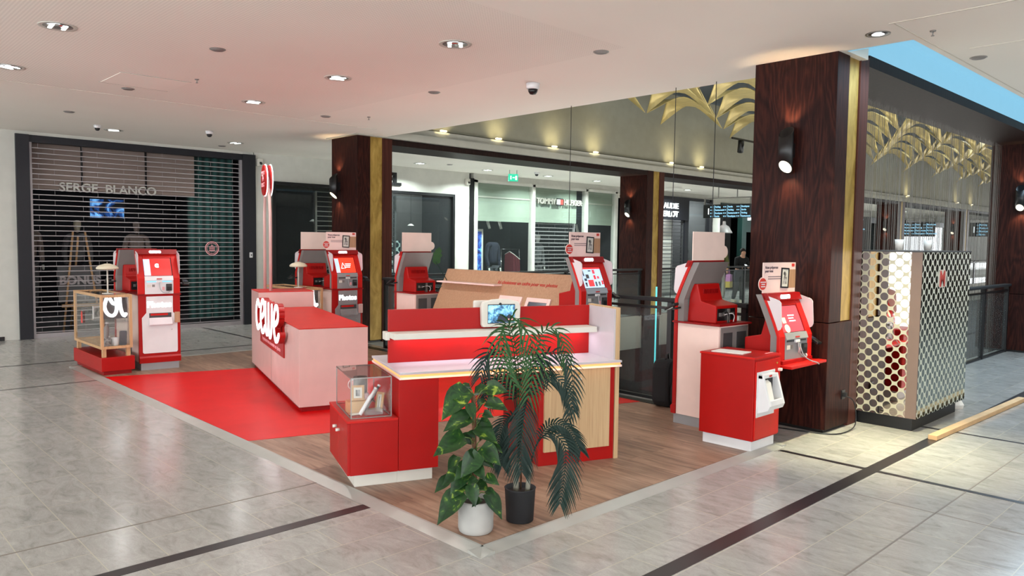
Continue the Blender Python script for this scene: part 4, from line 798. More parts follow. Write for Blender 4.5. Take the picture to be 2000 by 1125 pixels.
def head(t, z, screen='home', panel='white', card=True, terminal=True):
    def put(o): o.location.z += z; return o
    W_ = 0.225
    put(strip(-W_, W_, 0.0, 0.52, 0.018, 0.075).build('head_shell', 'grey_shell', t))
    fr = strip(-W_-0.012, -0.160, 0.0, 0.53, 0, 0.03); strip(0.160, W_+0.012, 0.0, 0.53, 0, 0.03, fr); strip(-0.16, 0.16, 0.43, 0.475, 0.004, 0.03, fr)
    put(fr.build('front_frame', 'red_bright', t, 0.004))
    put(strip(-W_-0.012, W_+0.012, 0.475, 0.535, -0.03, 0.06).build('brow', 'red_dark', t, 0.004))
    lg = text('logo', 'cewe', 0.055, (-0.02, py(0.49)-0.034, z+0.492), 'letter_lit', t, ext=0.004, off=0.005, sx=1.1)
    put(strip(-0.16, 0.16, 0.215, 0.43, 0.012, 0.01).build('bezel', 'black', t))
    sx0, sx1 = -0.155, 0.150
    def scr(x0, x1, z0, z1, mat, name='screen_image', off=0.009): return put(strip(x0, x1, z0, z1, off, 0.004).build(name, mat, t))
    if screen == 'home':
        sc_ = scr(sx0, sx1, 0.22, 0.425, 'screen_red'); scr(sx0, -0.085, 0.222, 0.415, 'screen_pale', off=0.007)
        text('screen_text', 'c', 0.09, (-0.01, py(0.33)+0.003, z+0.32), 'letter_lit', t, rot=(PI/2-0.42, 0, 0), ext=0.001, off=0.006)
    elif screen == 'text':
        scr(sx0, sx1, 0.22, 0.425, 'screen_orange'); scr(sx0, -0.095, 0.222, 0.415, 'screen_pale', off=0.007)
        for i in range(3): scr(0.0, 0.09-0.01*i, 0.335-0.022*i, 0.345-0.022*i, 'letter_lit', 'screen_text', 0.007)
        tri = MB().tube([(-0.07, py(0.28)+0.004, 0.28), (-0.04, py(0.35)+0.004, 0.355), (-0.005, py(0.28)+0.004, 0.285), (-0.07, py(0.28)+0.004, 0.28)], 0.005, 6); put(tri.build('screen_icon', 'letter_lit', t))
    elif screen == 'grid':
        scr(sx0, sx1, 0.22, 0.425, 'screen_pale'); scr(sx0, sx1, 0.408, 0.425, 'screen_red', off=0.007)
        random.seed(5)
        for (a, b_, c, d, mt) in ((-0.13, -0.115, .34, .39, 'photo_grey'), (-0.095, -0.05, .315, .355, 'photo_grey'), (-0.13, -0.095, .29, .315, 'screen_dark'), (-0.13, -0.105, .235, .275, 'photo_grey'), (-0.08, -0.0, .235, .30, 'screen_red'), (0.02, 0.055, .36, .40, 'screen_rose'), (0.02, 0.05, .305, .345, 'screen_red'), (0.07, 0.1, .31, .335, 'screen_rose'), (0.02, 0.045, .235, .28, 'screen_dark'), (0.07, 0.095, .24, .28, 'photo_grey'), (0.12, 0.145, .25, .29, 'screen_red'), (-0.04, 0.0, .385, .395, 'screen_dark')):
            scr(a, b_, c, d, mt, 'screen_image', 0.007)
    else:
        scr(sx0, sx1, 0.22, 0.425, 'screen_rose')
        for i in range(3): scr(-0.02, 0.07-0.02*(i == 1), 0.345-0.022*i, 0.353-0.022*i, 'letter_lit', 'screen_text', 0.007)
        d_ = MB().prism(circ(0, 0, 0.035, 24), 0, 0.003, 'y').build('screen_icon', 'screen_peach', t); d_.location = (-0.09, py(0.25)-0.0, z+0.25); d_.rotation_euler = (-0.42, 0, 0)
        put(strip(-0.12, -0.07, 0.29, 0.335, 0.007, 0.003).build('screen_icon', 'screen_peach', t))
    pm = 'white' if panel == 'white' else 'grey_metal'
    put(B(-0.16, 0.16, -0.002, 0.03, 0.0, 0.165).build('control_panel', pm, t)); put(MB().prism([(-0.014, 0.165), (0.025, 0.165), (0.04, 0.215), (0.006, 0.215)], -0.16, 0.16, 'x').build('panel_ledge', pm, t))
    put(B(-0.03, 0.03, -0.014, -0.012, 0.175, 0.187).build('ledge_logo', 'text_red', t))
    put(B(-0.14, 0.14, -0.005, 0, 0.142, 0.156).build('slot_label', 'screen_cyan' if panel == 'white' else 'dark_grey', t))
    put(B(-0.035, 0.03, -0.02, 0, 0.135, 0.158).build('scanner_slot', 'white', t, 0.003))
    cr_ = put(B(0.075, 0.14, -0.022, 0, 0.035, 0.12).build('card_reader', 'black', t, 0.005)); B(0.083, 0.132, -0.024, -0.02, 0.085, 0.112).build('reader_screen', 'dark_grey', cr_)
    put(B(-0.135, -0.09, -0.004, 0, 0.08, 0.115).build('icon_plate', 'offwhite', t)); put(B(-0.08, -0.05, -0.004, 0, 0.085, 0.115).build('icon_plate', 'steel', t)); put(B(0.035, 0.06, -0.004, 0, 0.045, 0.085).build('icon_plate', 'text_rose', t))
    put(cord(t, [(0.0, -0.02, 0.14), (0.0, -0.03, 0.06), (0.03, -0.045, 0.015), (0.09, -0.05, 0.012), (0.11, -0.03, 0.035)], 0.0045, 'grey_metal'))
    for s_ in (-1, 1):
        x0, x1 = (s_*(W_+0.004), s_*(W_+0.010))
        put(MB().prism([(py(.525)+0.01, .525), (0.02, .485), (0.0, .465), (-0.012, .275), (0.0, .25), (py(.23)+0.015, .235)], min(x0, x1), max(x0, x1), 'x').build('privacy_wing', 'wing', t))
    # printer housing at the back
    bx_ = MB().prism([(0.085, 0.0), (0.38, 0.0), (0.38, 0.15), (0.225, 0.185), (0.185, 0.33), (0.12, 0.33)], -0.165, 0.165, 'x'); put(bx_.build('rear_housing', 'red', t, 0.008))
    vt = MB()
    for i in range(9): vt.box(-0.11+i*0.026, -0.10+i*0.026, 0.188, 0.216, 0.245, 0.285)
    put(vt.build('vent_slots', 'red_dark', t))
    put(B(-0.12, 0.145, 0.372, 0.383, 0.02, 0.125).build('port_recess', 'black', t))
    pr = MB().box(-0.02, 0.0, 0.383, 0.40, 0.0, 0.12).box(0.05, 0.07, 0.383, 0.395, 0.06, 0.085).box(0.09, 0.12, 0.383, 0.395, 0.06, 0.09).box(-0.09, -0.06, 0.383, 0.393, 0.07, 0.09); put(pr.build('connector', 'steel', t))
    put(cord(t, [(0.06, 0.39, 0.07), (0.0, 0.43, 0.09), (-0.06, 0.42, 0.06), (-0.04, 0.42, 0.01)], 0.004, 'white')); put(cord(t, [(0.10, 0.39, 0.08), (0.06, 0.42, 0.11), (0.02, 0.42, 0.05), (0.05, 0.43, 0.008)], 0.005, 'black'))
    put(MB().box(-0.14, 0.0, 0.19, 0.20, 0.44, 0.5).box(0.04, 0.14, 0.19, 0.205, 0.45, 0.5).build('rear_bracket', 'grey_shell', t))
    if terminal:
        put(MB().tube([(0.23, 0.06, 0.12), (0.27, 0.04, 0.11), (0.29, 0.03, 0.12)], 0.008, 8).build('terminal_arm', 'black', t))
        tm = put(B(-0.035, 0.035, -0.06, 0.06, -0.012, 0.012).build('payment_terminal', 'black', t, 0.006)); tm.location.x = 0.305; tm.location.y = 0.02; tm.location.z += 0.13; tm.rotation_euler = (0.45, 0.1, 0)
        B(-0.025, 0.025, 0.0, 0.045, 0.012, 0.014).build('terminal_screen', 'screen_dark', tm)
    if card:
        y = 0.175
        put(B(-0.235, 0.235, y, y+0.006, 0.535, 0.785).build('card_backing', 'card_back', t))
        put(B(-0.235, 0.235, y-0.002, y, 0.535, 0.785).build('card_front', 'pale_pink', t)); put(B(0.13, 0.235, y-0.003, y-0.002, 0.57, 0.725).build('card_picture', 'oak_rose', t))
        put(MB().prism(circ(-0.235, 0.61, 0.055, 28), y+0.001, y+0.005, 'y').build('card_disc_rim', 'card_back', t)); put(MB().prism(circ(-0.235, 0.61, 0.048, 28), y-0.004, y+0.001, 'y').build('card_disc', 'sticker_red', t))
        for i, (a, b_) in enumerate(((0.038, 0.625), (0.024, 0.607), (0.03, 0.588))): put(B(-0.235-a, -0.235+a, y-0.006, y-0.004, b_-0.004, b_+0.004).build('disc_text', 'white', t))
        text('card_text', 'Nous pr\u00e9parons\npour vous', 0.030, (-0.21, y-0.003, z+0.735), 'text_grey', t, ext=0.001, off=0.0012, align='LEFT', sx=0.92)
        for i in range(2): put(B(-0.165, 0.02, y-0.004, y-0.002, 0.665-0.018*i, 0.671-0.018*i).build('card_small_text', 'text_grey', t))
        pfm = put(MB().box(-0.055, -0.045, -0.008, 0, -0.085, 0.085).box(0.045, 0.055, -0.008, 0, -0.085, 0.085).box(-0.045, 0.045, -0.008, 0, 0.073, 0.085).box(-0.045, 0.045, -0.008, 0, -0.085, -0.073).build('picture_frame', 'navy_frame', t))
        ph_ = put(B(-0.045, 0.045, -0.004, 0, -0.073, 0.073).build('picture', 'offwhite', t)); pg = put(MB().prism(circ(0.0, 0.03, 0.017, 14), -0.006, -0.004, 'y').prism(circ(-0.008, 0.038, 0.016, 14), -0.006, -0.004, 'y').prism([(-0.03, -0.05), (0.03, -0.05), (0.025, 0.01), (-0.015, 0.015)], -0.0055, -0.004, 'y').build('picture_image', 'photo_grey', t))
        for o in (pfm, ph_, pg): o.location.x = 0.07; o.location.y = y-0.004; o.location.z += 0.655; o.rotation_euler = (0, 0.05, 0)
        put(B(0.175, 0.215, y-0.004, y-0.002, 0.75, 0.775).build('card_logo', 'sticker_red', t))
def cabinet(t, panel='white', front=True):
    B(-0.222, 0.222, 0.03, 0.455, 0.085, 0.90).build('side_body', 'pink_pale', t, 0.003)
    B(-0.20, 0.20, 0.456, 0.464, 0.10, 0.885).build('rear_panel', 'grey_shell', t)
    MB().box(-0.17, -0.03, 0.464, 0.468, 0.70, 0.84).box(0.04, 0.17, 0.464, 0.468, 0.70, 0.84).build('rear_vent', 'dark_grey', t)
    B(-0.235, 0.235, -0.004, 0.03, 0.17, 0.90).build('front_frame', 'red', t, 0.004)
    MB().prism([(0.03, 0.085), (0.03, 0.17), (-0.004, 0.17), (-0.024, 0.15), (-0.018, 0.085)], -0.235, 0.235, 'x').build('front_skirt', 'red', t, 0.003)
    B(-0.215, 0.215, 0.0, 0.44, 0.0, 0.085).build('plinth', 'grey_metal', t)
    B(-0.245, 0.245, -0.015, 0.475, 0.898, 0.913).build('top_plate', 'red_dark', t, 0.003)
    if front:
        pm = 'white' if panel == 'white' else 'grey_metal'
        MB().prism([(-0.18, 0.20), (0.19, 0.20), (0.20, 0.22), (0.20, 0.63), (0.15, 0.69), (0.15, 0.885), (-0.15, 0.885), (-0.15, 0.69), (-0.20, 0.63), (-0.195, 0.215)], -0.012, -0.004, 'y').build('front_panel', pm, t, 0.003)
        text('lettering', 'Photos', 0.098, (-0.005, -0.014, 0.755), 'letter_lit', t, ext=0.003, off=0.005)
        B(-0.12, 0.13, -0.014, -0.011, 0.545, 0.685).build('print_chute', 'dark_grey', t); B(-0.105, 0.09, -0.016, -0.013, 0.655, 0.678).build('chute_light', 'red_bright', t)
        MB().prism([(-0.014, 0.53), (-0.05, 0.535), (-0.055, 0.55), (-0.016, 0.63)], -0.125, 0.135, 'x').build('print_tray', 'wing' if panel == 'white' else 'clear_plastic', t, 0.003)
        B(0.165, 0.225, -0.035, -0.004, 0.56, 0.69).build('side_handle', 'oak_rose' if panel == 'white' else 'pink', t, 0.006)
        MB().tube([(0.13, -0.012, 0.48), (0.13, -0.018, 0.48)], 0.008, 12).build('key_lock', 'chrome', t)
def kiosk(label, x, y, rz, screen='home', panel='white', card=True, cab=True, zb=0.913, terminal=True, front=True, z0=0.012):
    t = thing('photo_kiosk', label, 'photo kiosk', (x, y, z0), rz)
    if cab: cabinet(t, panel, front)
    head(t, zb-(0 if cab else z0), screen, panel, card, terminal)
    return t
kiosk('white fronted red photo kiosk beside the wooden showcase at far left', 3.275, 9.575, -0.10, 'home', 'white', False)
kiosk('red photo kiosk seen from behind, just left behind the white fronted one', 3.29, 10.56, PI+0.0, 'home', 'grey', False, front=False)
kiosk('grey fronted red photo kiosk with orange screen beside the brass strip of the left column', 5.71, 9.30, -0.03, 'text', 'grey', True)
kiosk('red photo kiosk seen from behind with blank pink card, left of the orange screen one', 5.69, 10.33, PI-0.0, 'home', 'grey', True, front=False, terminal=True)
kiosk('pink sided photo kiosk seen from behind, left of the slanted oak board', 6.155, 8.46, PI-0.03, 'home', 'grey', True, front=False)
kiosk('red photo kiosk with a screen full of pictures, right of the slanted oak board', 6.0, 5.02, -0.02, 'grid', 'grey', True)
kiosk('pink sided photo kiosk seen from behind with blank card, left of the big right column', 5.93, 3.86, PI-0.05, 'home', 'grey', True, front=False)
kt = kiosk('low red photo kiosk on a wall shelf of the big right column', 6.02, 2.90, -0.10, 'rose', 'grey', True, cab=False, zb=0.672)
kt['label'] = 'low red photo kiosk standing on the red shelf against the big right column'
sh = thing('wall_shelf', 'red shelf on the big right column carrying the low kiosk', 'shelf', (5.735, 2.79, 0.62))
B(0, 0.625, 0, 0.50, 0, 0.022).build('shelf_board', 'red_bright', sh, 0.003); B(0.03, 0.55, 0.09, 0.48, 0.022, 0.052).build('riser', 'red', sh, 0.003); B(0.0, 0.025, 0.16, 0.52, -0.34, 0).build('support_panel', 'red', sh)
cord(None, [(6.02, 2.87, 0.80), (6.03, 2.84, 0.70), (6.07, 2.80, 0.66), (6.12, 2.76, 0.645), (6.13, 2.75, 0.63)], 0.005, 'grey_metal', 'data_cable')
tag(bpy.data.objects['data_cable'], 'pale cable hanging from the low kiosk over the edge of its red shelf', 'cable')

# red cabinet with print chute (right)
rc = thing('print_cabinet', 'red cabinet with white print chute at the right corner of the stand', 'cabinet', (5.31, 2.88, 0.012))
B(0, 0.40, 0.0, 0.47, 0.085, 0.735).build('body', 'red', rc, 0.004); B(0.03, 0.385, 0.025, 0.45, 0, 0.085).build('plinth', 'white', rc); B(-0.006, 0.406, -0.006, 0.475, 0.718, 0.733).build('top_board', 'red_bright', rc, 0.002)
rcd = B(0.012, 0.388, -0.012, 0, 0.10, 0.700).build('door', 'red_bright', rc, 0.002)
ch = MB().prism([(-0.012, 0.30), (-0.012, 0.60), (-0.05, 0.60), (-0.115, 0.37), (-0.10, 0.335)], 0.04, 0.065, 'x').prism([(-0.012, 0.30), (-0.012, 0.60), (-0.05, 0.60), (-0.115, 0.37), (-0.10, 0.335)], 0.255, 0.28, 'x')
ch.box(0.04, 0.28, -0.05, -0.012, 0.57, 0.60).prism([(-0.012, 0.30), (-0.10, 0.335), (-0.115, 0.37), (-0.112, 0.41), (-0.095, 0.41), (-0.012, 0.33)], 0.065, 0.255, 'x')
ch.build('print_chute', 'white', rc, 0.004); B(0.02, 0.30, -0.016, -0.010, 0.27, 0.62).build('chute_plate', 'white', rc, 0.003); B(0.065, 0.255, -0.019, -0.016, 0.41, 0.57).build('chute_opening', 'black', rc)
MB().prism([(-0.022, 0.36), (-0.09, 0.36), (-0.05, 0.53), (-0.022, 0.55)], 0.075, 0.17, 'x').build('paper_stack', 'paper', rc); B(0.14, 0.18, -0.053, -0.05, 0.578, 0.592).build('chute_logo', 'text_red', rc)
MB().tube([(0.33, -0.012, 0.665), (0.33, -0.018, 0.665)], 0.008, 12).build('key_lock', 'brass_pin', rcd); B(0.345, 0.375, -0.04, -0.012, 0.60, 0.622).build('door_knob', 'pale_pink', rcd, 0.004)
lf = tag(MB().box(0, 0.17, 0, 0.26, 0, 0.006).build('leaflet', 'paper'), 'pale printed leaflet lying on the red cabinet with the white chute', 'leaflet'); lf.location = (5.38, 3.02, 0.0175+0.73); lf.rotation_euler = (0, 0, 0.12)
l2 = tag(B(0, 0.12, 0, 0.012, 0, 0.002).build('sticker', 'text_rose'), 'small pale sticker line on the red cabinet top', 'sticker'); l2.location = (5.58, 2.93, 0.747)

# ------------------------------------------------------------------ oak showcases with red bases
def showcase(x, y, label, content):
    t = thing('showcase', label, 'display case', (x, y, 0.012))
    B(0.0, 0.36, 0.0, 1.15, 0.045, 0.205).build('red_base', 'red', t, 0.004); B(0.03, 0.33, 0.03, 1.12, 0, 0.045).build('base_plinth', 'red_dark', t)
    X0, X1, Y0, Y1, Z0, Z1 = 0.005, 0.345, 0.02, 1.13, 0.30, 0.925; q = 0.03
    f = MB()
    for a, b_ in ((X0, X0+q), (X1-q, X1)):
        for c, d in ((Y0, Y0+q), (Y1-q, Y1)): f.box(a, b_, c, d, Z0+0.03, Z1-0.03)
    for z0, z1 in ((Z0, Z0+0.03), (Z1-0.03, Z1)):
        f.box(X0, X0+q, Y0, Y1, z0, z1).box(X1-q, X1, Y0, Y1, z0, z1).box(X0+q, X1-q, Y0, Y0+q, z0, z1).box(X0+q, X1-q, Y1-q, Y1, z0, z1)
    f.build('oak_frame', 'oak_frame', t, 0.002)
    for a in (X0+0.02, X1-0.06):
        for c in (Y0+0.02, Y1-0.07): B(a, a+0.04, c, c+0.045, 0.205, Z0).build('leg', 'oak_frame', t)
    B(X0+q, X1-q, Y0+q, Y1-q, Z0+0.012, Z0+0.02).build('floor_board', 'pale_wood', t)
    g = MB().box(X0+0.008, X0+0.012, Y0+q, Y1-q, Z0+0.03, Z1-0.03).box(X1-0.012, X1-0.008, Y0+q, Y1-q, Z0+0.03, Z1-0.03).box(X0+q, X1-q, Y0+0.008, Y0+0.012, Z0+0.03, Z1-0.03).box(X0+q, X1-q, Y1-0.012, Y1-0.008, Z0+0.03, Z1-0.03).box(X0+q, X1-q, Y0+q, Y1-q, Z1-0.012, Z1-0.008)
    g.build('glass_pane', 'glass', t); B(X0+0.015, X1-0.015, Y0+q, Y1-q, 0.60, 0.606).build('glass_shelf', 'glass', t)
    return t
showcase(2.60, 9.49, 'oak framed glass showcase on a low red base at the far left corner', 0)
showcase(5.06, 9.42, 'oak framed glass showcase behind the pink counter, left of the orange screen kiosk', 1)
def stroke(paths, r, d0, d1, mirror=False):
    m_ = MB()
    for p in paths:
        p = [Vector((a, b_)) for a, b_ in p]
        for _ in range(2):
            Q = [p[0]]
            for a, b_ in zip(p[:-1], p[1:]): Q += [a*0.75+b_*0.25, a*0.25+b_*0.75]
            p = Q+[p[-1]]
        for i, (a, b_) in enumerate(zip(p[:-1], p[1:])):
            d = (b_-a); 
            if d.length < 1e-6: continue
            n_ = Vector((-d.y, d.x)).normalized()*r; e = 0.0003*(i % 2)
            m_.prism([tuple(a-n_), tuple(b_-n_), tuple(b_+n_), tuple(a+n_)], d0+e, d1, 'y')
            if i % 2 == 0: m_.prism(circ(b_.x, b_.y, r, 12), d0+0.0001, d1, 'y')
        for q in (p[0], p[-1]): m_.prism(circ(q.x, q.y, r, 14), d0+0.0002, d1, 'y')
    return m_
# rounded script logo c e w e, x to the right, height 1 unit = x height
CW = {'c': [[(0.55, 0.78), (0.35, 0.98), (0.08, 0.75), (0.0, 0.45), (0.12, 0.1), (0.38, 0.0), (0.6, 0.15)]],
      'e': [[(0.05, 0.42), (0.35, 0.5), (0.62, 0.66), (0.58, 0.95), (0.3, 1.02), (0.05, 0.75), (0.02, 0.3), (0.2, 0.0), (0.48, 0.0), (0.68, 0.2)]],
      'w': [[(0.0, 0.95), (0.0, 0.3), (0.12, 0.0), (0.35, 0.05), (0.45, 0.35), (0.45, 0.95)], [(0.45, 0.5), (0.50, 0.1), (0.68, -0.05), (0.88, 0.2), (0.92, 0.95)]]}
def logo_paths(s, sx=1.0, step=(0.74, 0.82, 1.16)):
    out = []; x = 0
    for ch_, st in zip('cewe', list(step)+[0]):
        for p in CW[ch_]: out.append([((a+x)*s*sx, b_*s) for a, b_ in p])
        x += st
    return out
# lit letters in the showcases (the lower half of the logo shows through the front glass)
for (x, y, lab) in ((2.60, 9.49, 'glowing white logo letters inside the upper front of the left showcase'), (5.06, 9.42, 'glowing pale logo letters inside the showcase behind the pink counter')):
    t = thing('illuminated_letters', lab, 'lit letters', (x+0.045, y+0.10, 0.012+0.66))
    # letters c and e, cropped to the case height
    pp = [[(0.05, 0.22), (0.02, 0.12), (0.06, 0.03), (0.12, 0.01), (0.155, 0.06), (0.16, 0.15), (0.15, 0.22)], [(0.19, 0.22), (0.20, 0.08), (0.235, 0.0), (0.255, 0.03)], [(0.09, 0.21), (0.12, 0.15), (0.16, 0.16)]]
    stroke(pp, 0.019, 0, 0.012).build('letter_strokes', 'letter_lit', t)
    B(-0.005, 0.275, 0.014, 0.018, -0.02, 0.225).build('letter_backing', 'dark_grey', t)
    MB().tube([(0.01, 0.016, -0.053), (0.01, 0.016, 0.0)], 0.004, 6).tube([(0.25, 0.016, -0.053), (0.25, 0.016, 0.0)], 0.004, 6).build('stand', 'steel', t)
# small goods in the left showcase
def mug(loc, label, mat='white', group=None, rz=0, s=1.0, cat='mug'):
    t = thing('mug', label, cat, loc, rz, group)
    MB().lathe([(0.0, 0.004*s), (0.036*s, 0.0), (0.04*s, 0.005*s), (0.041*s, 0.095*s), (0.037*s, 0.095*s), (0.036*s, 0.01*s), (0.0, 0.008*s)], 28).build('cup', mat, t)
    MB().tube([(0.038*s+0.032*s*math.sin(a), 0, 0.05*s+0.03*s*math.cos(a)) for a in [PI*i/10 for i in range(11)]], 0.005*s, 8).build('handle', 'white', t)
    return t
mug((2.70, 9.60, 0.332), 'white printed mug at the front left of the left showcase', 'photo_grey', 'mugs in the left showcase', 2.5)
mug((2.79, 9.64, 0.332), 'white printed mug behind the front one in the left showcase', 'white', 'mugs in the left showcase', 0.4)
mug((2.74, 9.78, 0.332), 'white mug deeper inside the left showcase', 'white', 'mugs in the left showcase', 1.4)
fs_ = thing('bottle', 'slim grey printed flask leaning in the left showcase', 'bottle', (2.70, 9.72, 0.338)); MB().lathe([(0, 0), (0.03, 0), (0.032, 0.02), (0.03, 0.2), (0.014, 0.23), (0.013, 0.25)], 20).build('flask_body', 'grey_shell', fs_).rotation_euler = (0, 0.12, 0)
MB().lathe([(0, 0.25), (0.016, 0.25), (0.016, 0.27), (0, 0.272)], 16).build('cap', 'white', fs_).rotation_euler = (0, 0.12, 0)
pc_ = thing('phone_case', 'slate blue phone case standing at the right of the left showcase', 'phone case', (2.87, 9.62, 0.333), -0.5); MB().prism(rrect(-0.04, 0.04, 0, 0.17, 0.015), -0.005, 0.005, 'y').build('shell', 'cloth_grey', pc_)
pc_.rotation_euler = (-0.15, 0, -0.5)
fr_ = thing('small_frame', 'small white framed photo on the glass shelf of the left showcase', 'photo frame', (2.72, 10.05, 0.622), 0.5); B(-0.06, 0.06, 0, 0.012, 0, 0.15).build('frame', 'white', fr_); B(-0.045, 0.045, -0.003, 0, 0.02, 0.13).build('picture', 'photo_grey', fr_)
rt_ = tag(MB().prism([(-0.03, 0), (0.03, 0), (0.03, 0.12), (0, 0.15), (-0.03, 0.12)], -0.002, 0.002, 'y').build('price_tag', 'sticker_red'), 'small red tag sticker on the side glass of the left showcase', 'tag'); rt_.location = (2.60, 10.25, 0.56); rt_.rotation_euler = (0, 0, PI/2)
def table_lamp(x, y, z, label):
    t = thing('table_lamp', label, 'lamp', (x, y, z), 0, 'mushroom lamps on the oak showcases')
    t['label'] = label
    MB().lathe([(0, 0), (0.06, 0), (0.062, 0.008), (0, 0.012)], 28).build('base', 'wall_white', t); MB().tube([(0, 0, 0.01), (0, 0, 0.30)], 0.0085, 10).build('stem', 'offwhite', t)
    MB().lathe([(0.0, 0.355), (0.03, 0.352), (0.085, 0.335), (0.115, 0.312), (0.12, 0.30), (0.113, 0.288), (0.09, 0.285), (0.0, 0.288)], 36).build('mushroom_shade', 'cream', t)
    MB().lathe([(0, 0.355), (0.006, 0.356), (0.006, 0.37), (0, 0.371)], 12).build('finial', 'steel', t)
    cord(t, [(0.03, 0, 0.006), (0.08, -0.03, 0.006), (0.14, 0.02, 0.006), (0.16, 0.1, 0.006)], 0.003, 'text_rose', 'lamp_cord')
    del t['group']
table_lamp(2.745, 9.72, 0.938, 'cream mushroom table lamp on the far left showcase')
table_lamp(5.13, 9.62, 0.938, 'cream mushroom table lamp on the showcase behind the pink counter')

# ------------------------------------------------------------------ pink counter
TH = math.radians(-16.8)
pc = thing('pink_counter', 'long pink counter with red top and lit logo on the red floor', 'counter', (3.384, 6.343, 0.0145), TH)
B(0, 0.645, 0, 2.90, 0.045, 0.766).build('low_body', 'pink', pc, 0.003)
B(0.03, 0.62, 0.03, 2.87, 0, 0.045).build('plinth', 'red_dark', pc)
B(-0.002, 0.647, -0.002, 2.32, 0.766, 0.772).build('red_top', 'red_bright', pc)
B(0, 0.645, 2.33, 2.90, 0.766, 0.955).build('high_block', 'pink', pc, 0.003); B(-0.002, 0.647, 2.328, 2.902, 0.955, 0.962).build('red_top', 'red_bright', pc)
MB().box(-0.0012, 0.0, 1.48, 1.485, 0.05, 0.76).box(-0.0012, 0, 0.002, 2.9, 0.045, 0.047).build('panel_joint', 'grey_shell', pc)
sgp = thing('logo_sign', 'big glowing white logo letters with red sides on the pink counter', 'sign', (3.384, 6.343, 0.0145), TH)
B(-0.012, -0.001, 0.69, 2.15, 0.405, 0.766).build('red_panel', 'red', sgp)
lp = logo_paths(0.34, 1.22)
LX = max(a for p in lp for a, b_ in p)
ls = stroke(lp, 0.026, 0, 0.010); lb_ = stroke(lp, 0.031, 0.010, 0.065)
for mb, nm, mt in ((ls, 'letter_faces', 'letter_lit'), (lb_, 'letter_sides', 'red')):
    o = mb.build(nm, mt, sgp); o.rotation_euler = (0, 0, -PI/2); o.location = (-0.09, 1.95, 0.585)
text('tagline', 'Imprimez vos souvenirs en photo', 0.062, (-0.0135, 1.42, 0.445), 'text_rose', sgp, rot=(PI/2, 0, -PI/2), ext=0.0008, off=0.001, sx=1.35)
area('sign_glow', (0, 0, 0), 0.3, 0.4, (0.95, 0.93, 1), shape='RECTANGLE', size_y=1.2)
g_ = bpy.data.objects['sign_glow']; g_.location = Vector((3.384, 6.343, 0)) + Matrix.Rotation(TH, 3, 'Z') @ Vector((-0.13, 1.2, 0.75)); g_.rotation_euler = (0, math.radians(90), TH); g_.rotation_euler = (PI/2, 0, TH-PI/2)
# looped poles with two round signs
ps_ = thing('pole_sign', 'two tall pink poles with round red signs rising from the pink counter', 'sign', (3.384, 6.343, 0.0145), TH)
for yv, xo, lean in ((2.46, 0.16, 0.12), (2.88, 0.16, -0.12)):
    MB().tube([(xo, yv, 0.955), (xo, yv, 1.9), (xo, yv+lean*0.35, 2.08), (xo, yv+lean*0.9, 2.26), (xo+(0.04 if lean > 0 else -0.04), 2.67, 2.36)], 0.019, 12).build('pole', 'pink', ps_)
for xo, a in ((0.125, 0), (0.185, 1)):
    MB().prism([(y_+2.67, z_+2.30) for y_, z_ in [(0.175*math.cos(t_), 0.185*math.sin(t_)) for t_ in [2*PI*i/36 for i in range(36)]]], xo-0.010, xo+0.010, 'x').build('sign_disc', 'red', ps_)
    MB().tube([(xo+0.014*(1 if a else 1), 2.67+0.18*math.cos(t_), 2.30+0.19*math.sin(t_)) for t_ in [2*PI*i/36 for i in range(37)]], 0.007, 8).build('light_ring', 'letter_lit', ps_)
text('lettering', 'PHOTO\nEN\nDIRECT', 0.07, (0.111, 2.67, 2.36), 'text_rose', ps_, rot=(PI/2, 0, -PI/2), ext=0.001, off=0.001)

# ------------------------------------------------------------------ front desk (frame at the front left corner of its worktop)
DT = math.radians(-20.5)
DK = dict(loc=(2.86, 4.03, 0.012), rz=DT)
def desk_pt(u, v, z): return Vector((2.86, 4.03, 0.012)) + Matrix.Rotation(DT, 3, 'Z') @ Vector((u, v, z))
dk = thing('service_desk', 'red and oak service desk with glowing white worktop at the front of the stand', 'desk', *DK.values())
plain('worktop_laminate', rgb(186, 180, 184), 0.35)
B(0, 1.665, 0, 0.80, 0.719, 0.735).build('worktop', 'worktop_laminate', dk, 0.002)
B(0.008, 1.657, 0.008, 0.79, 0.703, 0.719).build('light_edge', 'led_orange', dk); B(0, 1.665, 0, 0.80, 0.688, 0.703).build('worktop_base', 'pale_pink', dk, 0.002)
B(0.0, 0.27, 0.02, 0.76, 0.085, 0.688).build('pedestal', 'red', dk, 0.002); B(0.0, 0.24, 0.06, 0.70, 0, 0.085).build('plinth', 'offwhite', dk)
cb = B(1.02, 1.63, 0.045, 0.70, 0.0, 0.688).build('cupboard_body', 'red', dk, 0.002)
for a, b_ in ((1.055, 1.285), (1.29, 1.585)):
    d_ = B(a, b_, 0.027, 0.045, 0.10, 0.684).build('cupboard_door', 'oak', dk, 0.0015)
o = MB().tube([(1.325, 0.027, 0.615), (1.325, 0.0, 0.615)], 0.010, 12).build('door_knob', 'offwhite', d_); MB().tube([(1.325, 0.027, 0.655), (1.325, 0.018, 0.655)], 0.008, 12).build('key_lock', 'brass_pin', d_)
B(1.632, 1.665, 0.035, 0.80, 0.0, 0.688).build('oak_side_panel', 'oak', dk, 0.001)
B(1.632, 1.665, 0.035, 0.46, 0.735, 1.118).build('oak_side_screen', 'oak', dk, 0.001); B(1.618, 1.632, 0.045, 0.42, 0.735, 1.108).build('inner_lining', 'worktop_laminate', dk)
B(0.03, 1.618, 0.42, 0.445, 0.735, 1.108).build('red_screen', 'red', dk, 0.002)
B(0.03, 1.60, 0.26, 0.42, 0.915, 0.955).build('white_shelf', 'offwhite', dk, 0.002)
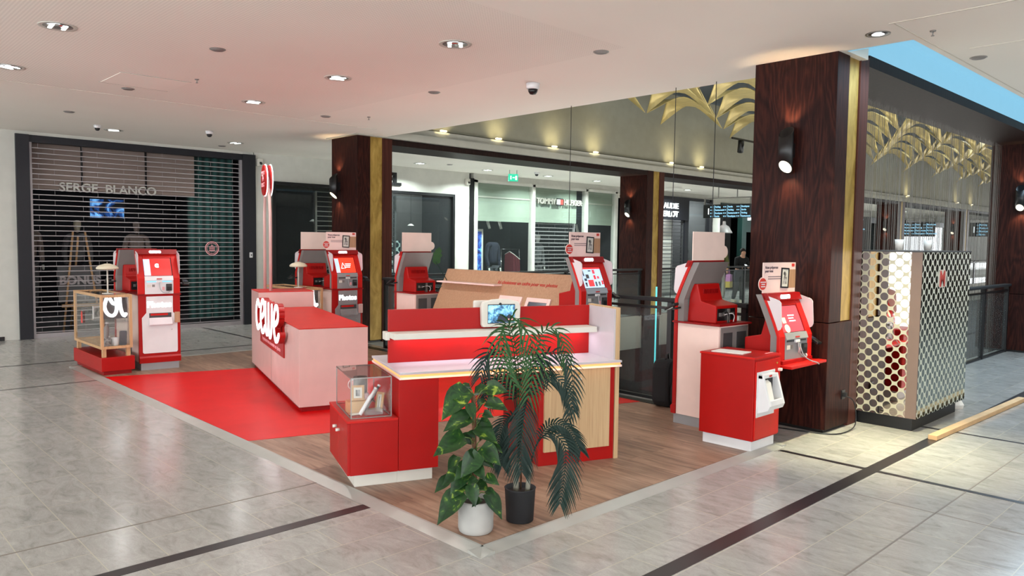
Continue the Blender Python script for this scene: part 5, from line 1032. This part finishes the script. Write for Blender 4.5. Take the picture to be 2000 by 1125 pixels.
B(0.07, 1.58, 0.385, 0.40, 0.906, 0.914).build('shelf_light', 'led_white', dk)
B(0.0, 0.03, 0.38, 0.47, 0.90, 0.955).build('shelf_end', 'offwhite', dk, 0.002)
# lamp of the shelf light
p_ = desk_pt(0.82, 0.37, 0.903); area('shelf_glow', p_, 1.5, 2.0, (0.93, 0.88, 1.0), shape='RECTANGLE', size_y=0.04, rot=(math.radians(-12), 0, DT))
p_ = desk_pt(0.82, -0.012, 0.70); area('edge_glow', p_, 1.6, 0.25, (1, 0.4, 0.15), shape='RECTANGLE', size_y=0.02, rot=(math.radians(60), 0, DT))
# tablet
tb = thing('tablet', 'white cased tablet showing a bluish photo on the red desk screen', 'tablet', desk_pt(0.86, 0.40, 0.985), DT)
MB().prism([(-0.15, 0.0), (-0.14, -0.018), (0.14, -0.018), (0.15, 0.0), (0.155, 0.13), (0.14, 0.165), (0.07, 0.182), (0, 0.186), (-0.07, 0.182), (-0.14, 0.165), (-0.155, 0.13)], -0.025, 0.015, 'y').build('tablet_case', 'offwhite', tb, 0.006)
B(-0.185, -0.02, 0.055, 0.085, 0.10, 0.172).build('rear_clamp', 'offwhite', tb, 0.01)
B(-0.107, 0.107, -0.028, -0.025, 0.008, 0.148).build('tablet_bezel', 'black', tb); B(-0.105, 0.105, -0.030, -0.028, 0.014, 0.142).build('tablet_screen', 'photo_screen', tb); B(0.05, 0.09, -0.031, -0.030, 0.03, 0.042).build('screen_badge', 'text_rose', tb)
MB().prism([(-0.035, 0.02)]+[(-0.03, 0.05), (-0.015, 0.075), (0.01, 0.07), (0.03, 0.05), (0.06, 0.075), (0.10, 0.05), (0.10, 0.016), (-0.035, 0.016)], -0.0308, -0.030, 'y').build('screen_figure', 'screen_dark', tb)
MB().prism(circ(-0.01, 0.150, 0.010, 16), -0.031, -0.025, 'y').build('camera_bump', 'black', tb)
# small red cabinet with glass case
sc = thing('low_cabinet', 'small red cabinet with two knobbed doors at the left of the desk', 'cabinet', *DK.values())
B(-0.28, -0.001, 0.06, 0.62, 0, 0.085).build('plinth', 'offwhite', sc); B(-0.315, -0.003, 0.02, 0.66, 0.085, 0.425).build('body', 'red', sc, 0.002); B(-0.335, -0.003, 0.015, 0.665, 0.425, 0.44).build('top_board', 'red_bright', sc, 0.001)
for a, b_, k_ in ((0.022, 0.335, 0.28), (0.34, 0.655, 0.39)):
    d_ = B(-0.333, -0.315, a, b_, 0.087, 0.423).build('cabinet_door', 'red', sc, 0.0015)
    o = MB().tube([(-0.333, k_, 0.33), (-0.36, k_, 0.33)], 0.011, 12).build('door_knob', 'offwhite', d_)
gc = thing('glass_case', 'clear glass box with photo gifts on the small red cabinet', 'display case', tuple(desk_pt(-0.30, 0.07, 0.441)), DT)
GW, GD, GH = 0.262, 0.50, 0.262
pn = MB().box(0, GW, 0, 0.004, 0, GH).box(0, GW, GD-0.004, GD, 0, GH).box(0, 0.004, 0.004, GD-0.004, 0, GH).box(GW-0.004, GW, 0.004, GD-0.004, 0, GH); pn.build('glass_side', 'glass', gc)
B(-0.002, GW+0.002, -0.002, GD+0.002, GH, GH+0.006).build('glass_lid', 'smoke_glass', gc)
ed = MB()
for a in (0, GW):
    for c in (0, GD): ed.box(a-0.003, a+0.003, c-0.003, c+0.003, 0, GH)
for z_ in (0.003, GH): ed.box(0, GW, -0.003, 0.003, z_-0.003, z_+0.003).box(0, GW, GD-0.003, GD+0.003, z_-0.003, z_+0.003).box(-0.003, 0.003, 0, GD, z_-0.003, z_+0.003).box(GW-0.003, GW+0.003, 0, GD, z_-0.003, z_+0.003)
ed.build('glass_edge', 'steel', gc)
def inc(u, v, z): return tuple(desk_pt(-0.30+u, 0.07+v, 0.441+z))
m_ = mug(inc(0.13, 0.33, 0.105), 'grey mug with white rim on a riser inside the glass case', 'grey_shell', None, 2.7, 1.15)
bl_ = tag(B(-0.04, 0.06, -0.04, 0.06, 0, 0.10).build('riser_block', 'clear_plastic'), 'clear block under the grey mug in the glass case', 'block'); bl_.location = inc(0.12, 0.32, 0.002); bl_.rotation_euler.z = DT
def pframe(nm, loc, label, w_, h_, rot, fm='oak_frame'):
    t = thing(nm, label, 'photo frame', loc); t.rotation_euler = rot
    MB().box(-w_/2, w_/2, 0, 0.012, 0, h_).build('frame', fm, t, 0.001); B(-w_/2+0.015, w_/2-0.015, -0.002, 0, 0.015, h_-0.015).build('mat_board', 'offwhite', t); B(-w_/2+0.028, w_/2-0.028, -0.003, -0.002, 0.028, h_-0.03).build('picture', 'photo_grey', t); return t
wb = tag(B(0, 0.13, 0, 0.09, 0, 0.075).build('wooden_block', 'pale_wood'), 'low wooden block at the left inside the glass case', 'block'); wb.location = inc(0.012, 0.16, 0.002); wb.rotation_euler.z = DT
pframe('framed_photo', inc(0.085, 0.195, 0.079), 'small oak framed portrait on the wooden block in the glass case', 0.085, 0.10, (-0.12, 0, DT-0.15))
pframe('framed_photo', inc(0.21, 0.15, 0.004), 'small oak photo plaque leaning at the right of the glass case', 0.06, 0.13, (-0.2, 0, DT-0.9))
for i, (u_, v_, l_) in enumerate(((0.07, 0.06, 0.19), (0.115, 0.15, 0.19))):
    t = thing('photo_strap', ('white printed bottle lying tilted at the front of the glass case', 'second printed bottle leaning behind the tilted white one')[i], 'bottle', inc(u_, v_, 0.012)); t.name = 'printed_bottle'
    MB().lathe([(0, 0), (0.012, 0), (0.013, 0.01), (0.013, l_*0.7), (0.009, l_*0.8), (0.009, l_), (0, l_)], 16).build('bottle_body', 'white' if i == 0 else 'photo_grey', t); MB().lathe([(0, l_), (0.011, l_), (0.011, l_+0.012), (0, l_+0.012)], 16).build('cap', 'white', t)
    t.rotation_euler = (0, 0.55, DT)
ac = tag(MB().prism(rrect(-0.06, 0.06, -0.03, 0.03, 0.01), 0, 0.035, 'z').build('acrylic_block', 'clear_plastic'), 'clear acrylic photo block at the right of the glass case floor', 'block'); ac.location = inc(0.165, 0.09, 0.003); ac.rotation_euler.z = DT
cd_ = tag(B(0, 0.07, 0, 0.05, 0, 0.003).build('printed_card', 'paper'), 'white printed card lying at the left of the glass case floor', 'card'); cd_.location = inc(0.02, 0.09, 0.003); cd_.rotation_euler.z = DT+0.2

# ------------------------------------------------------------------ slanted oak board
ob = thing('slanted_display', 'slanted oak display board with red lettering between two kiosks', 'display stand', (6.35, 5.63, 0.012))
MB().prism([(-0.27, 0.66), (0.0, 1.228), (0.05, 1.228), (0.05, 0.66)], 0, 2.245, 'y').build('oak_board', 'oak_rose', ob, 0.003)
B(-0.50, 0.05, 0, 2.245, 0.60, 0.66).build('ledge', 'pale_pink', ob, 0.003); B(-0.45, 0.05, 0.05, 2.2, 0, 0.60).build('base', 'oak_rose', ob)
sl_ = -0.27/0.568
def bx(z): return -0.27*(1.228-z)/0.568
MB().box(bx(1.06)-0.14, bx(1.06)+0.0, 1.10, 2.20, 1.06, 1.078).build('narrow_shelf', 'pale_pink', ob, 0.002)
ang = math.atan2(0.27, 0.568)
tx = text('lettering', 'Ici choisissez un cadre pour vos photos', 0.062, (0, 0, 0), 'text_red', None, ext=0.001, off=0.0008, sx=1.0, shear=0.2)
tx.parent = ob; tx.rotation_euler = (PI/2-ang, 0, -PI/2); tx.location = (bx(1.085)-0.004, 0.70, 1.085)
for yy, lb in ((0.93, 'pale pink photo frame on the slanted board, behind the tablet'), (0.47, 'pale pink photo frame on the slanted board, right of the tablet')):
    t = thing('framed_photo', lb, 'photo frame', (6.35+bx(0.66)-0.022, 5.63+yy-0.06, 0.668)); t.rotation_euler = (0, 0.443, 0)
    w_ = 0.19; f = MB().box(0, 0.02, -w_, -w_+0.045, 0, 0.33).box(0, 0.02, w_-0.045, w_, 0, 0.33).box(0, 0.02, -w_+0.045, w_-0.045, 0.28, 0.33).box(0, 0.02, -w_+0.045, w_-0.045, 0, 0.05)
    f.build('frame', 'pale_pink', t, 0.002); B(0.008, 0.012, -w_+0.045, w_-0.045, 0.05, 0.28).build('picture', 'screen_dark' if yy < 0.6 else 'pale_pink', t)

# ------------------------------------------------------------------ odds behind the stand
t = thing('desk_plant', 'single green monstera leaf on a bent stem behind the back facing kiosk', 'artificial plant', (6.22, 7.98, 0.93))
cord(t, [(0.02, -0.02, 0.0), (-0.0, -0.06, 0.05), (0.06, -0.22, 0.12), (0.03, -0.12, 0.26), (0.0, -0.02, 0.40)], 0.006, 'palm_dark', 'stem')
ml = MB().prism([(0, 0), (0.05, 0.03), (0.06, 0.10), (0.05, 0.12), (0.07, 0.15), (0.045, 0.17), (0.05, 0.20), (0.0, 0.25), (-0.04, 0.2), (-0.03, 0.17), (-0.06, 0.14), (-0.04, 0.11), (-0.05, 0.04)], -0.003, 0.003, 'x').build('leaf', 'palm_green', t); ml.location = (0, -0.02, 0.36); ml.rotation_euler = (0.2, 0.3, 0.9)
bpk = thing('backpack', 'black bag on the floor between the balustrade and the pink kiosk cabinet', 'bag', (6.25, 4.32, 0.012), 0.2)
MB().prism(rrect(-0.14, 0.14, 0, 0.46, 0.10), -0.08, 0.10, 'y').build('bag_body', 'cloth_black', bpk, 0.03); MB().prism(rrect(-0.11, 0.11, 0.04, 0.25, 0.05), -0.12, -0.08, 'y').build('front_pocket', 'black_soft', bpk, 0.02); MB().tube([(-0.04, 0.0, 0.45), (-0.02, 0.0, 0.51), (0.02, 0, 0.51), (0.04, 0, 0.45)], 0.01, 8).build('carry_loop', 'black', bpk)
tag(cord(None, [(5.5, 7.75, 0.022), (5.7, 7.35, 0.022), (5.95, 7.6, 0.022), (6.1, 7.9, 0.022), (6.15, 8.2, 0.022)], 0.006, 'black', 'power_cable'), 'black cables lying on the floor behind the front desk', 'cable')

# ------------------------------------------------------------------ dotted mirror box, plank, bag, socket
mb_ = thing('mirror_box', 'tall box clad in mirror dots on cream, right of the big column', 'partition box', (7.03, 2.30, 0))
B(0, 1.32, 0.0, 0.60, 0.115, 1.555).build('core', 'grey_shell', mb_)
B(-0.012, 0, 0.075, 0.60, 0.115, 1.555).build('dotted_mirror_panel', 'dots_mirror', mb_)
plain('grey_taupe', rgb(118, 98, 88), 0.5)
B(-0.014, 0.0, -0.012, 0.075, 0.115, 1.555).build('corner_strip', 'grey_taupe', mb_)
B(0, 1.32, -0.012, 0.0, 0.115, 1.555).build('dotted_mirror_panel', 'dots_panel', mb_); B(-0.016, 1.325, -0.016, 0.60, 1.555, 1.567).build('top_trim', 'dark_grey', mb_)
B(0.03, 1.2, 0.03, 0.58, 0, 0.115).build('plinth', 'black', mb_)
MB().prism(rrect(0.40, 0.62, 1.24, 1.40, 0.06), -0.0145, -0.012, 'y').build('sticker_ground', 'offwhite', mb_)
text('sticker_lettering', 'M', 0.19, (0.51, -0.015, 1.255), 'sticker_red', mb_, ext=0.001, off=0.008)
for i, (z_, h_) in enumerate(((1.40, 0.10), (1.28, 0.09), (1.18, 0.06))): B(-0.014, -0.012, 0.50, 0.585, z_, z_+h_).build('paper_notice', 'paper', mb_)
for x, lb in ((7.35, 'white paper cup on top of the dotted mirror box, left'), (8.1, 'small white cup on top of the dotted mirror box, right')):
    tag(MB().lathe([(0, 0), (0.03, 0), (0.038, 0.1), (0.035, 0.1), (0.028, 0.006), (0, 0.006)], 20).build('paper_cup', 'paper'), lb, 'cup').location = (x, 2.6, 1.567)
pk = thing('wooden_plank', 'pale wooden batten lying on the black floor band at right', 'plank', (6.86, 2.10, 0.0015), -0.03); B(0, 2.5, -0.035, 0.035, 0, 0.04).build('batten', 'pale_wood', pk, 0.003)
bgp = thing('paper_bag', 'crumpled white bag on the floor behind the dotted mirror box corner', 'bag', (8.42, 2.40, 0)); 
bm_ = MB().lathe([(0, 0), (0.07, 0), (0.08, 0.04), (0.06, 0.10), (0.03, 0.13), (0.0, 0.12)], 9, smooth=False); random.seed(2); bm_.v = [(x*(0.8+random.random()*0.4), y*(0.8+random.random()*0.4), z) for x, y, z in bm_.v]; bm_.build('bag_body', 'paper', bgp)
sk_ = thing('wall_socket', 'black plug in a socket low on the side of the big right column', 'socket', (6.70, 2.79, 0.30)); B(-0.03, 0.03, -0.012, 0, -0.04, 0.04).build('socket_plate', 'black', sk_); B(-0.015, 0.015, -0.04, -0.012, -0.02, 0.02).build('plug', 'black_soft', sk_, 0.004)
tag(cord(None, [(6.70, 2.76, 0.29), (6.74, 2.70, 0.26), (6.77, 2.69, 0.12), (6.76, 2.69, 0.03), (6.62, 2.68, 0.008), (6.38, 2.70, 0.008), (6.30, 2.95, 0.008), (6.25, 3.2, 0.008)], 0.005, 'black', 'power_cable'), 'black power cord hanging from the socket and along the column foot', 'cable')

# ================================================================== PLANTS
VR = math.atan2(-0.69055, 0.72318)      # plants are turned so that local x runs along the front of the stand's corner
# --- pothos in the pale concrete pot
pt = thing('pothos_plant', 'leafy pothos with yellow flecked leaves climbing a brown pole', 'plant', (2.715, 3.105, 0.012), VR)
pot = thing('plant_pot', 'pale concrete look pot holding the pothos at the front corner', 'plant pot', (2.715, 3.105, 0.012), VR)
MB().lathe([(0.0, 0.0), (0.085, 0.0), (0.092, 0.006), (0.095, 0.018), (0.097, 0.022), (0.098, 0.17), (0.096, 0.178), (0.088, 0.178), (0.086, 0.15), (0.0, 0.145)], 48).build('pot_body', 'concrete_pot', pot)
MB().lathe([(0.0, 0.158), (0.05, 0.16), (0.087, 0.152)], 24).build('soil', 'soil', pot)
S1 = 0.0011
def w1(X, Y, y=0.0): return Vector(((X-245)*S1, y, 0.178+(895-Y)*S1))
MB().tube([w1(240, 905), w1(236, 700), w1(232, 520), w1(228, 375)], 0.013, 10).build('moss_pole', 'bark_brown', pt)
def leaf_mesh(L, Wd, base, dir_, nrm, droop=0.25, mb=None):
    mb = mb or MB(); d = dir_.normalized(); s = d.cross(nrm).normalized(); n = s.cross(d).normalized()
    prof = [0.0, 0.80, 1.0, 0.96, 0.80, 0.55, 0.26, 0.0]; k = len(prof); vs = []; fs = []
    for i, w_ in enumerate(prof):
        t = i/(k-1); c = base+d*L*t - Vector((0, 0, 1))*droop*L*t*t
        back = -0.12*L if i == 1 else 0
        for j, q in enumerate((-1, -0.5, 0, 0.5, 1)):
            vs.append(c + s*Wd*0.5*w_*q + n*(abs(q)*0.16*Wd*w_) + d*back*abs(q)*(1 if i == 1 else 0))
    for i in range(k-1):
        for j in range(4): fs.append((i*5+j, i*5+j+1, (i+1)*5+j+1, (i+1)*5+j))
    return mb.add(vs, fs, True)
random.seed(11)
LEAF = [((200, 345), (85, 470), .02, 1.0), ((215, 470), (95, 525), -.05, .95), ((190, 570), (50, 640), -.06, 1.05), ((260, 640), (185, 735), -.09, .95), ((185, 840), (75, 965), -.07, 1.1),
        ((290, 405), (398, 432), -.02, .6), ((245, 520), (345, 580), -.07, .95), ((270, 620), (360, 690), -.05, .9), ((225, 800), (245, 885), -.08, .75), ((290, 770), (362, 800), -.05, .55),
        ((170, 740), (90, 800), -.04, .6), ((200, 740), (130, 840), -.02, .6), ((300, 850), (368, 950), -.05, .55), ((110, 790), (48, 850), .0, .4), ((290, 345), (400, 348), .04, .7), ((230, 370), (330, 350), .06, .7),
        ((210, 350), (140, 360), .08, .8), ((225, 560), (300, 500), .05, .8), ((215, 620), (140, 580), .07, .7), ((250, 700), (330, 740), .05, .8), ((235, 760), (180, 700), .03, .7), ((245, 820), (310, 860), .03, .6),
        ((280, 450), (335, 468), -.06, .4), ((240, 700), (290, 760), -.09, .6), ((200, 480), (240, 420), -.04, .5), ((210, 400), (232, 470), -.07, .45), ((150, 690), (110, 760), .03, .5), ((245, 660), (205, 610), -.08, .6), ((260, 500), (330, 520), -.03, .7), ((215, 700), (150, 770), -.05, .7), ((250, 770), (205, 800), -.08, .6), ((270, 870), (230, 905), -.08, .5), ((300, 830), (350, 850), -.07, .5), ((250, 430), (300, 390), .03, .6), ((185, 800), (130, 870), -.03, .6), ((240, 560), (190, 540), -.06, .5), ((320, 620), (375, 650), -.02, .6), ((200, 390), (120, 400), .04, .8), ((260, 600), (300, 560), -.02, .6)]
st = MB()
for i, (a, b_, dy, sc_) in enumerate(LEAF):
    A = w1(*a, dy); Bp = w1(*b_, dy-0.03); d = Bp-A; L = max(d.length, 0.05)
    nv = Vector((random.uniform(-.4, .4), -0.8, random.uniform(.5, 1.3)))
    lf_ = leaf_mesh(L*1.06, L*0.74*min(1.1, 0.75+0.4*sc_), A, d+Vector((0, -0.02, 0.02)), nv, 0.18).build('leaf', 'pothos_leaf', pt)
    root = w1(236+random.uniform(-6, 6), a[1]+55 if a[1] < 840 else 893, 0)
    if root.z < 0.165: root.z = 0.165
    st.tube([root, (root+A)/2+Vector((0, -0.01, 0.02)), A], 0.0028, 5)
st.build('leaf_stalks', 'stem_green', pt)
# --- palm in the black pot
pp_ = thing('palm_plant', 'tall drooping palm with dark feathery fronds in front of the desk', 'plant', (3.01, 3.06, 0.012), VR)
pot2 = thing('plant_pot', 'plain matt black pot holding the palm, right of the pale pot', 'plant pot', (3.01, 3.06, 0.012), VR)
MB().lathe([(0.0, 0.0), (0.074, 0.0), (0.078, 0.004), (0.088, 0.185), (0.091, 0.19), (0.085, 0.192), (0.082, 0.16), (0.0, 0.155)], 48).build('pot_body', 'black_soft', pot2)
MB().lathe([(0.0, 0.166), (0.05, 0.167), (0.083, 0.162)], 24).build('soil', 'soil', pot2)
S2 = 0.00115
def w2(X, Y, y=0.0): return Vector(((X-467)*S2, y, 0.19+(862-Y)*S2))
MB().tube([w2(446, 885), w2(447, 800), w2(452, 745)], [0.017, 0.016, 0.014], 10).build('trunk', 'trunk', pp_); MB().tube([w2(503, 885, -.02), w2(508, 800, -.02), w2(516, 740, -.02)], [0.015, 0.013, 0.012], 10).build('trunk', 'trunk', pp_)
MB().tube([w2(470, 885, .03), w2(472, 760, .03), w2(470, 600, .03)], 0.005, 8).build('trunk', 'bark_brown', pp_)
def bez(pts, n=26):
    P_ = [Vector(p) for p in pts]
    for _ in range(3):
        Q = [P_[0]]
        for a, b_ in zip(P_[:-1], P_[1:]): Q += [a*0.75+b_*0.25, a*0.25+b_*0.75]
        P_ = Q+[P_[-1]]
    # resample evenly
    ls_ = [0]
    for a, b_ in zip(P_[:-1], P_[1:]): ls_.append(ls_[-1]+(b_-a).length)
    out = []; j = 0
    for i in range(n+1):
        t = ls_[-1]*i/n
        while j < len(ls_)-2 and ls_[j+1] < t: j += 1
        f = (t-ls_[j])/max(1e-6, ls_[j+1]-ls_[j]); out.append(P_[j].lerp(P_[j+1], f))
    return out
def frond(path, t0, LL, mat, dens=36, droop=0.5):
    R_ = bez(path, dens); m_ = MB(); m_.tube(R_, [0.0045*(1-0.75*i/len(R_)) for i in range(len(R_))], 6)
    n0 = int(t0*dens)
    for i in range(n0, dens+1):
        T = (R_[min(i+1, dens)]-R_[max(i-1, 0)]).normalized(); f = (i-n0)/(dens-n0)
        ln = LL*(0.55+0.75*math.sin(PI*min(1, 0.12+f*0.82)))*random.uniform(.88, 1.08)
        for sd in (-1, 1):
            lat = T.cross(Vector((random.uniform(-.2, .2), 1, random.uniform(-.2, .3))))
            lat = (lat.normalized()*sd + Vector((0, -0.25*random.random()-0.05*sd, 0)))
            D_ = (lat*0.80 + T*(0.55+0.5*f)).normalized()
            vs = []; w0 = 0.0056
            up_ = Vector((random.uniform(-.3, .3), -1, random.uniform(-.2, .5)))
            for k_ in range(5):
                u = k_/4; p = R_[i] + D_*ln*u + Vector((0, 0, -1))*droop*ln*u*u
                wd = w0*(0.55, 1, 0.9, 0.6, 0.05)[k_]; s_ = D_.cross(up_).normalized()
                vs += [p-s_*wd, p+s_*wd]
            m_.add(vs, [(2*k_, 2*k_+1, 2*k_+3, 2*k_+2) for k_ in range(4)], False)
    return m_.build('frond', mat, pp_)
random.seed(21)
w = w2
F = [([w(455, 745), w(450, 500, .02), w(440, 220, .0), w(385, 20, -.03), w(450, 0, -.08), w(540, 170, -.12), w(500, 380, -.13)], .38, .115, 'palm_green'),
     ([w(455, 745), w(460, 500, .02), w(450, 200, .0), w(400, 30, .0), w(360, 60, -.05), w(370, 230, -.09), w(430, 330, -.1)], .40, .10, 'palm_green'),
     ([w(470, 700, .03), w(485, 400, .05), w(540, 110, .06), w(630, 50, .04), w(680, 150, .0), w(690, 250, -.02)], .45, .08, 'palm_green'),
     ([w(460, 720), w(475, 420, .02), w(570, 170, .02), w(700, 200, -.02), w(725, 370, -.05), w(700, 500, -.06)], .42, .08, 'palm_dark'),
     ([w(460, 700), w(480, 400), w(590, 290, -.02), w(680, 330, -.04), w(720, 460, -.05)], .48, .07, 'palm_dark'),
     ([w(455, 720), w(450, 430, .02), w(370, 180, .03), w(300, 170, .0), w(265, 300, -.03)], .45, .105, 'palm_dark'),
     ([w(455, 720), w(440, 420, .05), w(370, 300, .06), w(310, 330, .04), w(290, 430, .02)], .5, .09, 'palm_dark'),
     ([w(465, 640), w(480, 480, -.02), w(500, 370, -.06), w(480, 480, -.11), w(455, 640, -.12), w(470, 745, -.12)], .42, .115, 'palm_dark'),
     ([w(465, 640, .02), w(460, 520, .0), w(400, 490, -.03), w(350, 600, -.05), w(375, 735, -.06)], .36, .085, 'palm_dark'),
     ([w(516, 740, -.02), w(545, 620, -.04), w(610, 520, -.05), w(700, 540, -.07), w(755, 650, -.08)], .34, .085, 'palm_dark'),
     ([w(516, 740, -.02), w(540, 640, -.03), w(600, 560, -.06), w(690, 620, -.1), w(680, 760, -.12), w(660, 900, -.12)], .36, .105, 'palm_dark'),
     ([w(455, 720), w(470, 430, .05), w(500, 250, .1), w(560, 200, .14), w(610, 330, .16)], .45, .10, 'palm_dark')]
for pth, t0, LL, mt in F: frond(pth, t0, LL, mt)
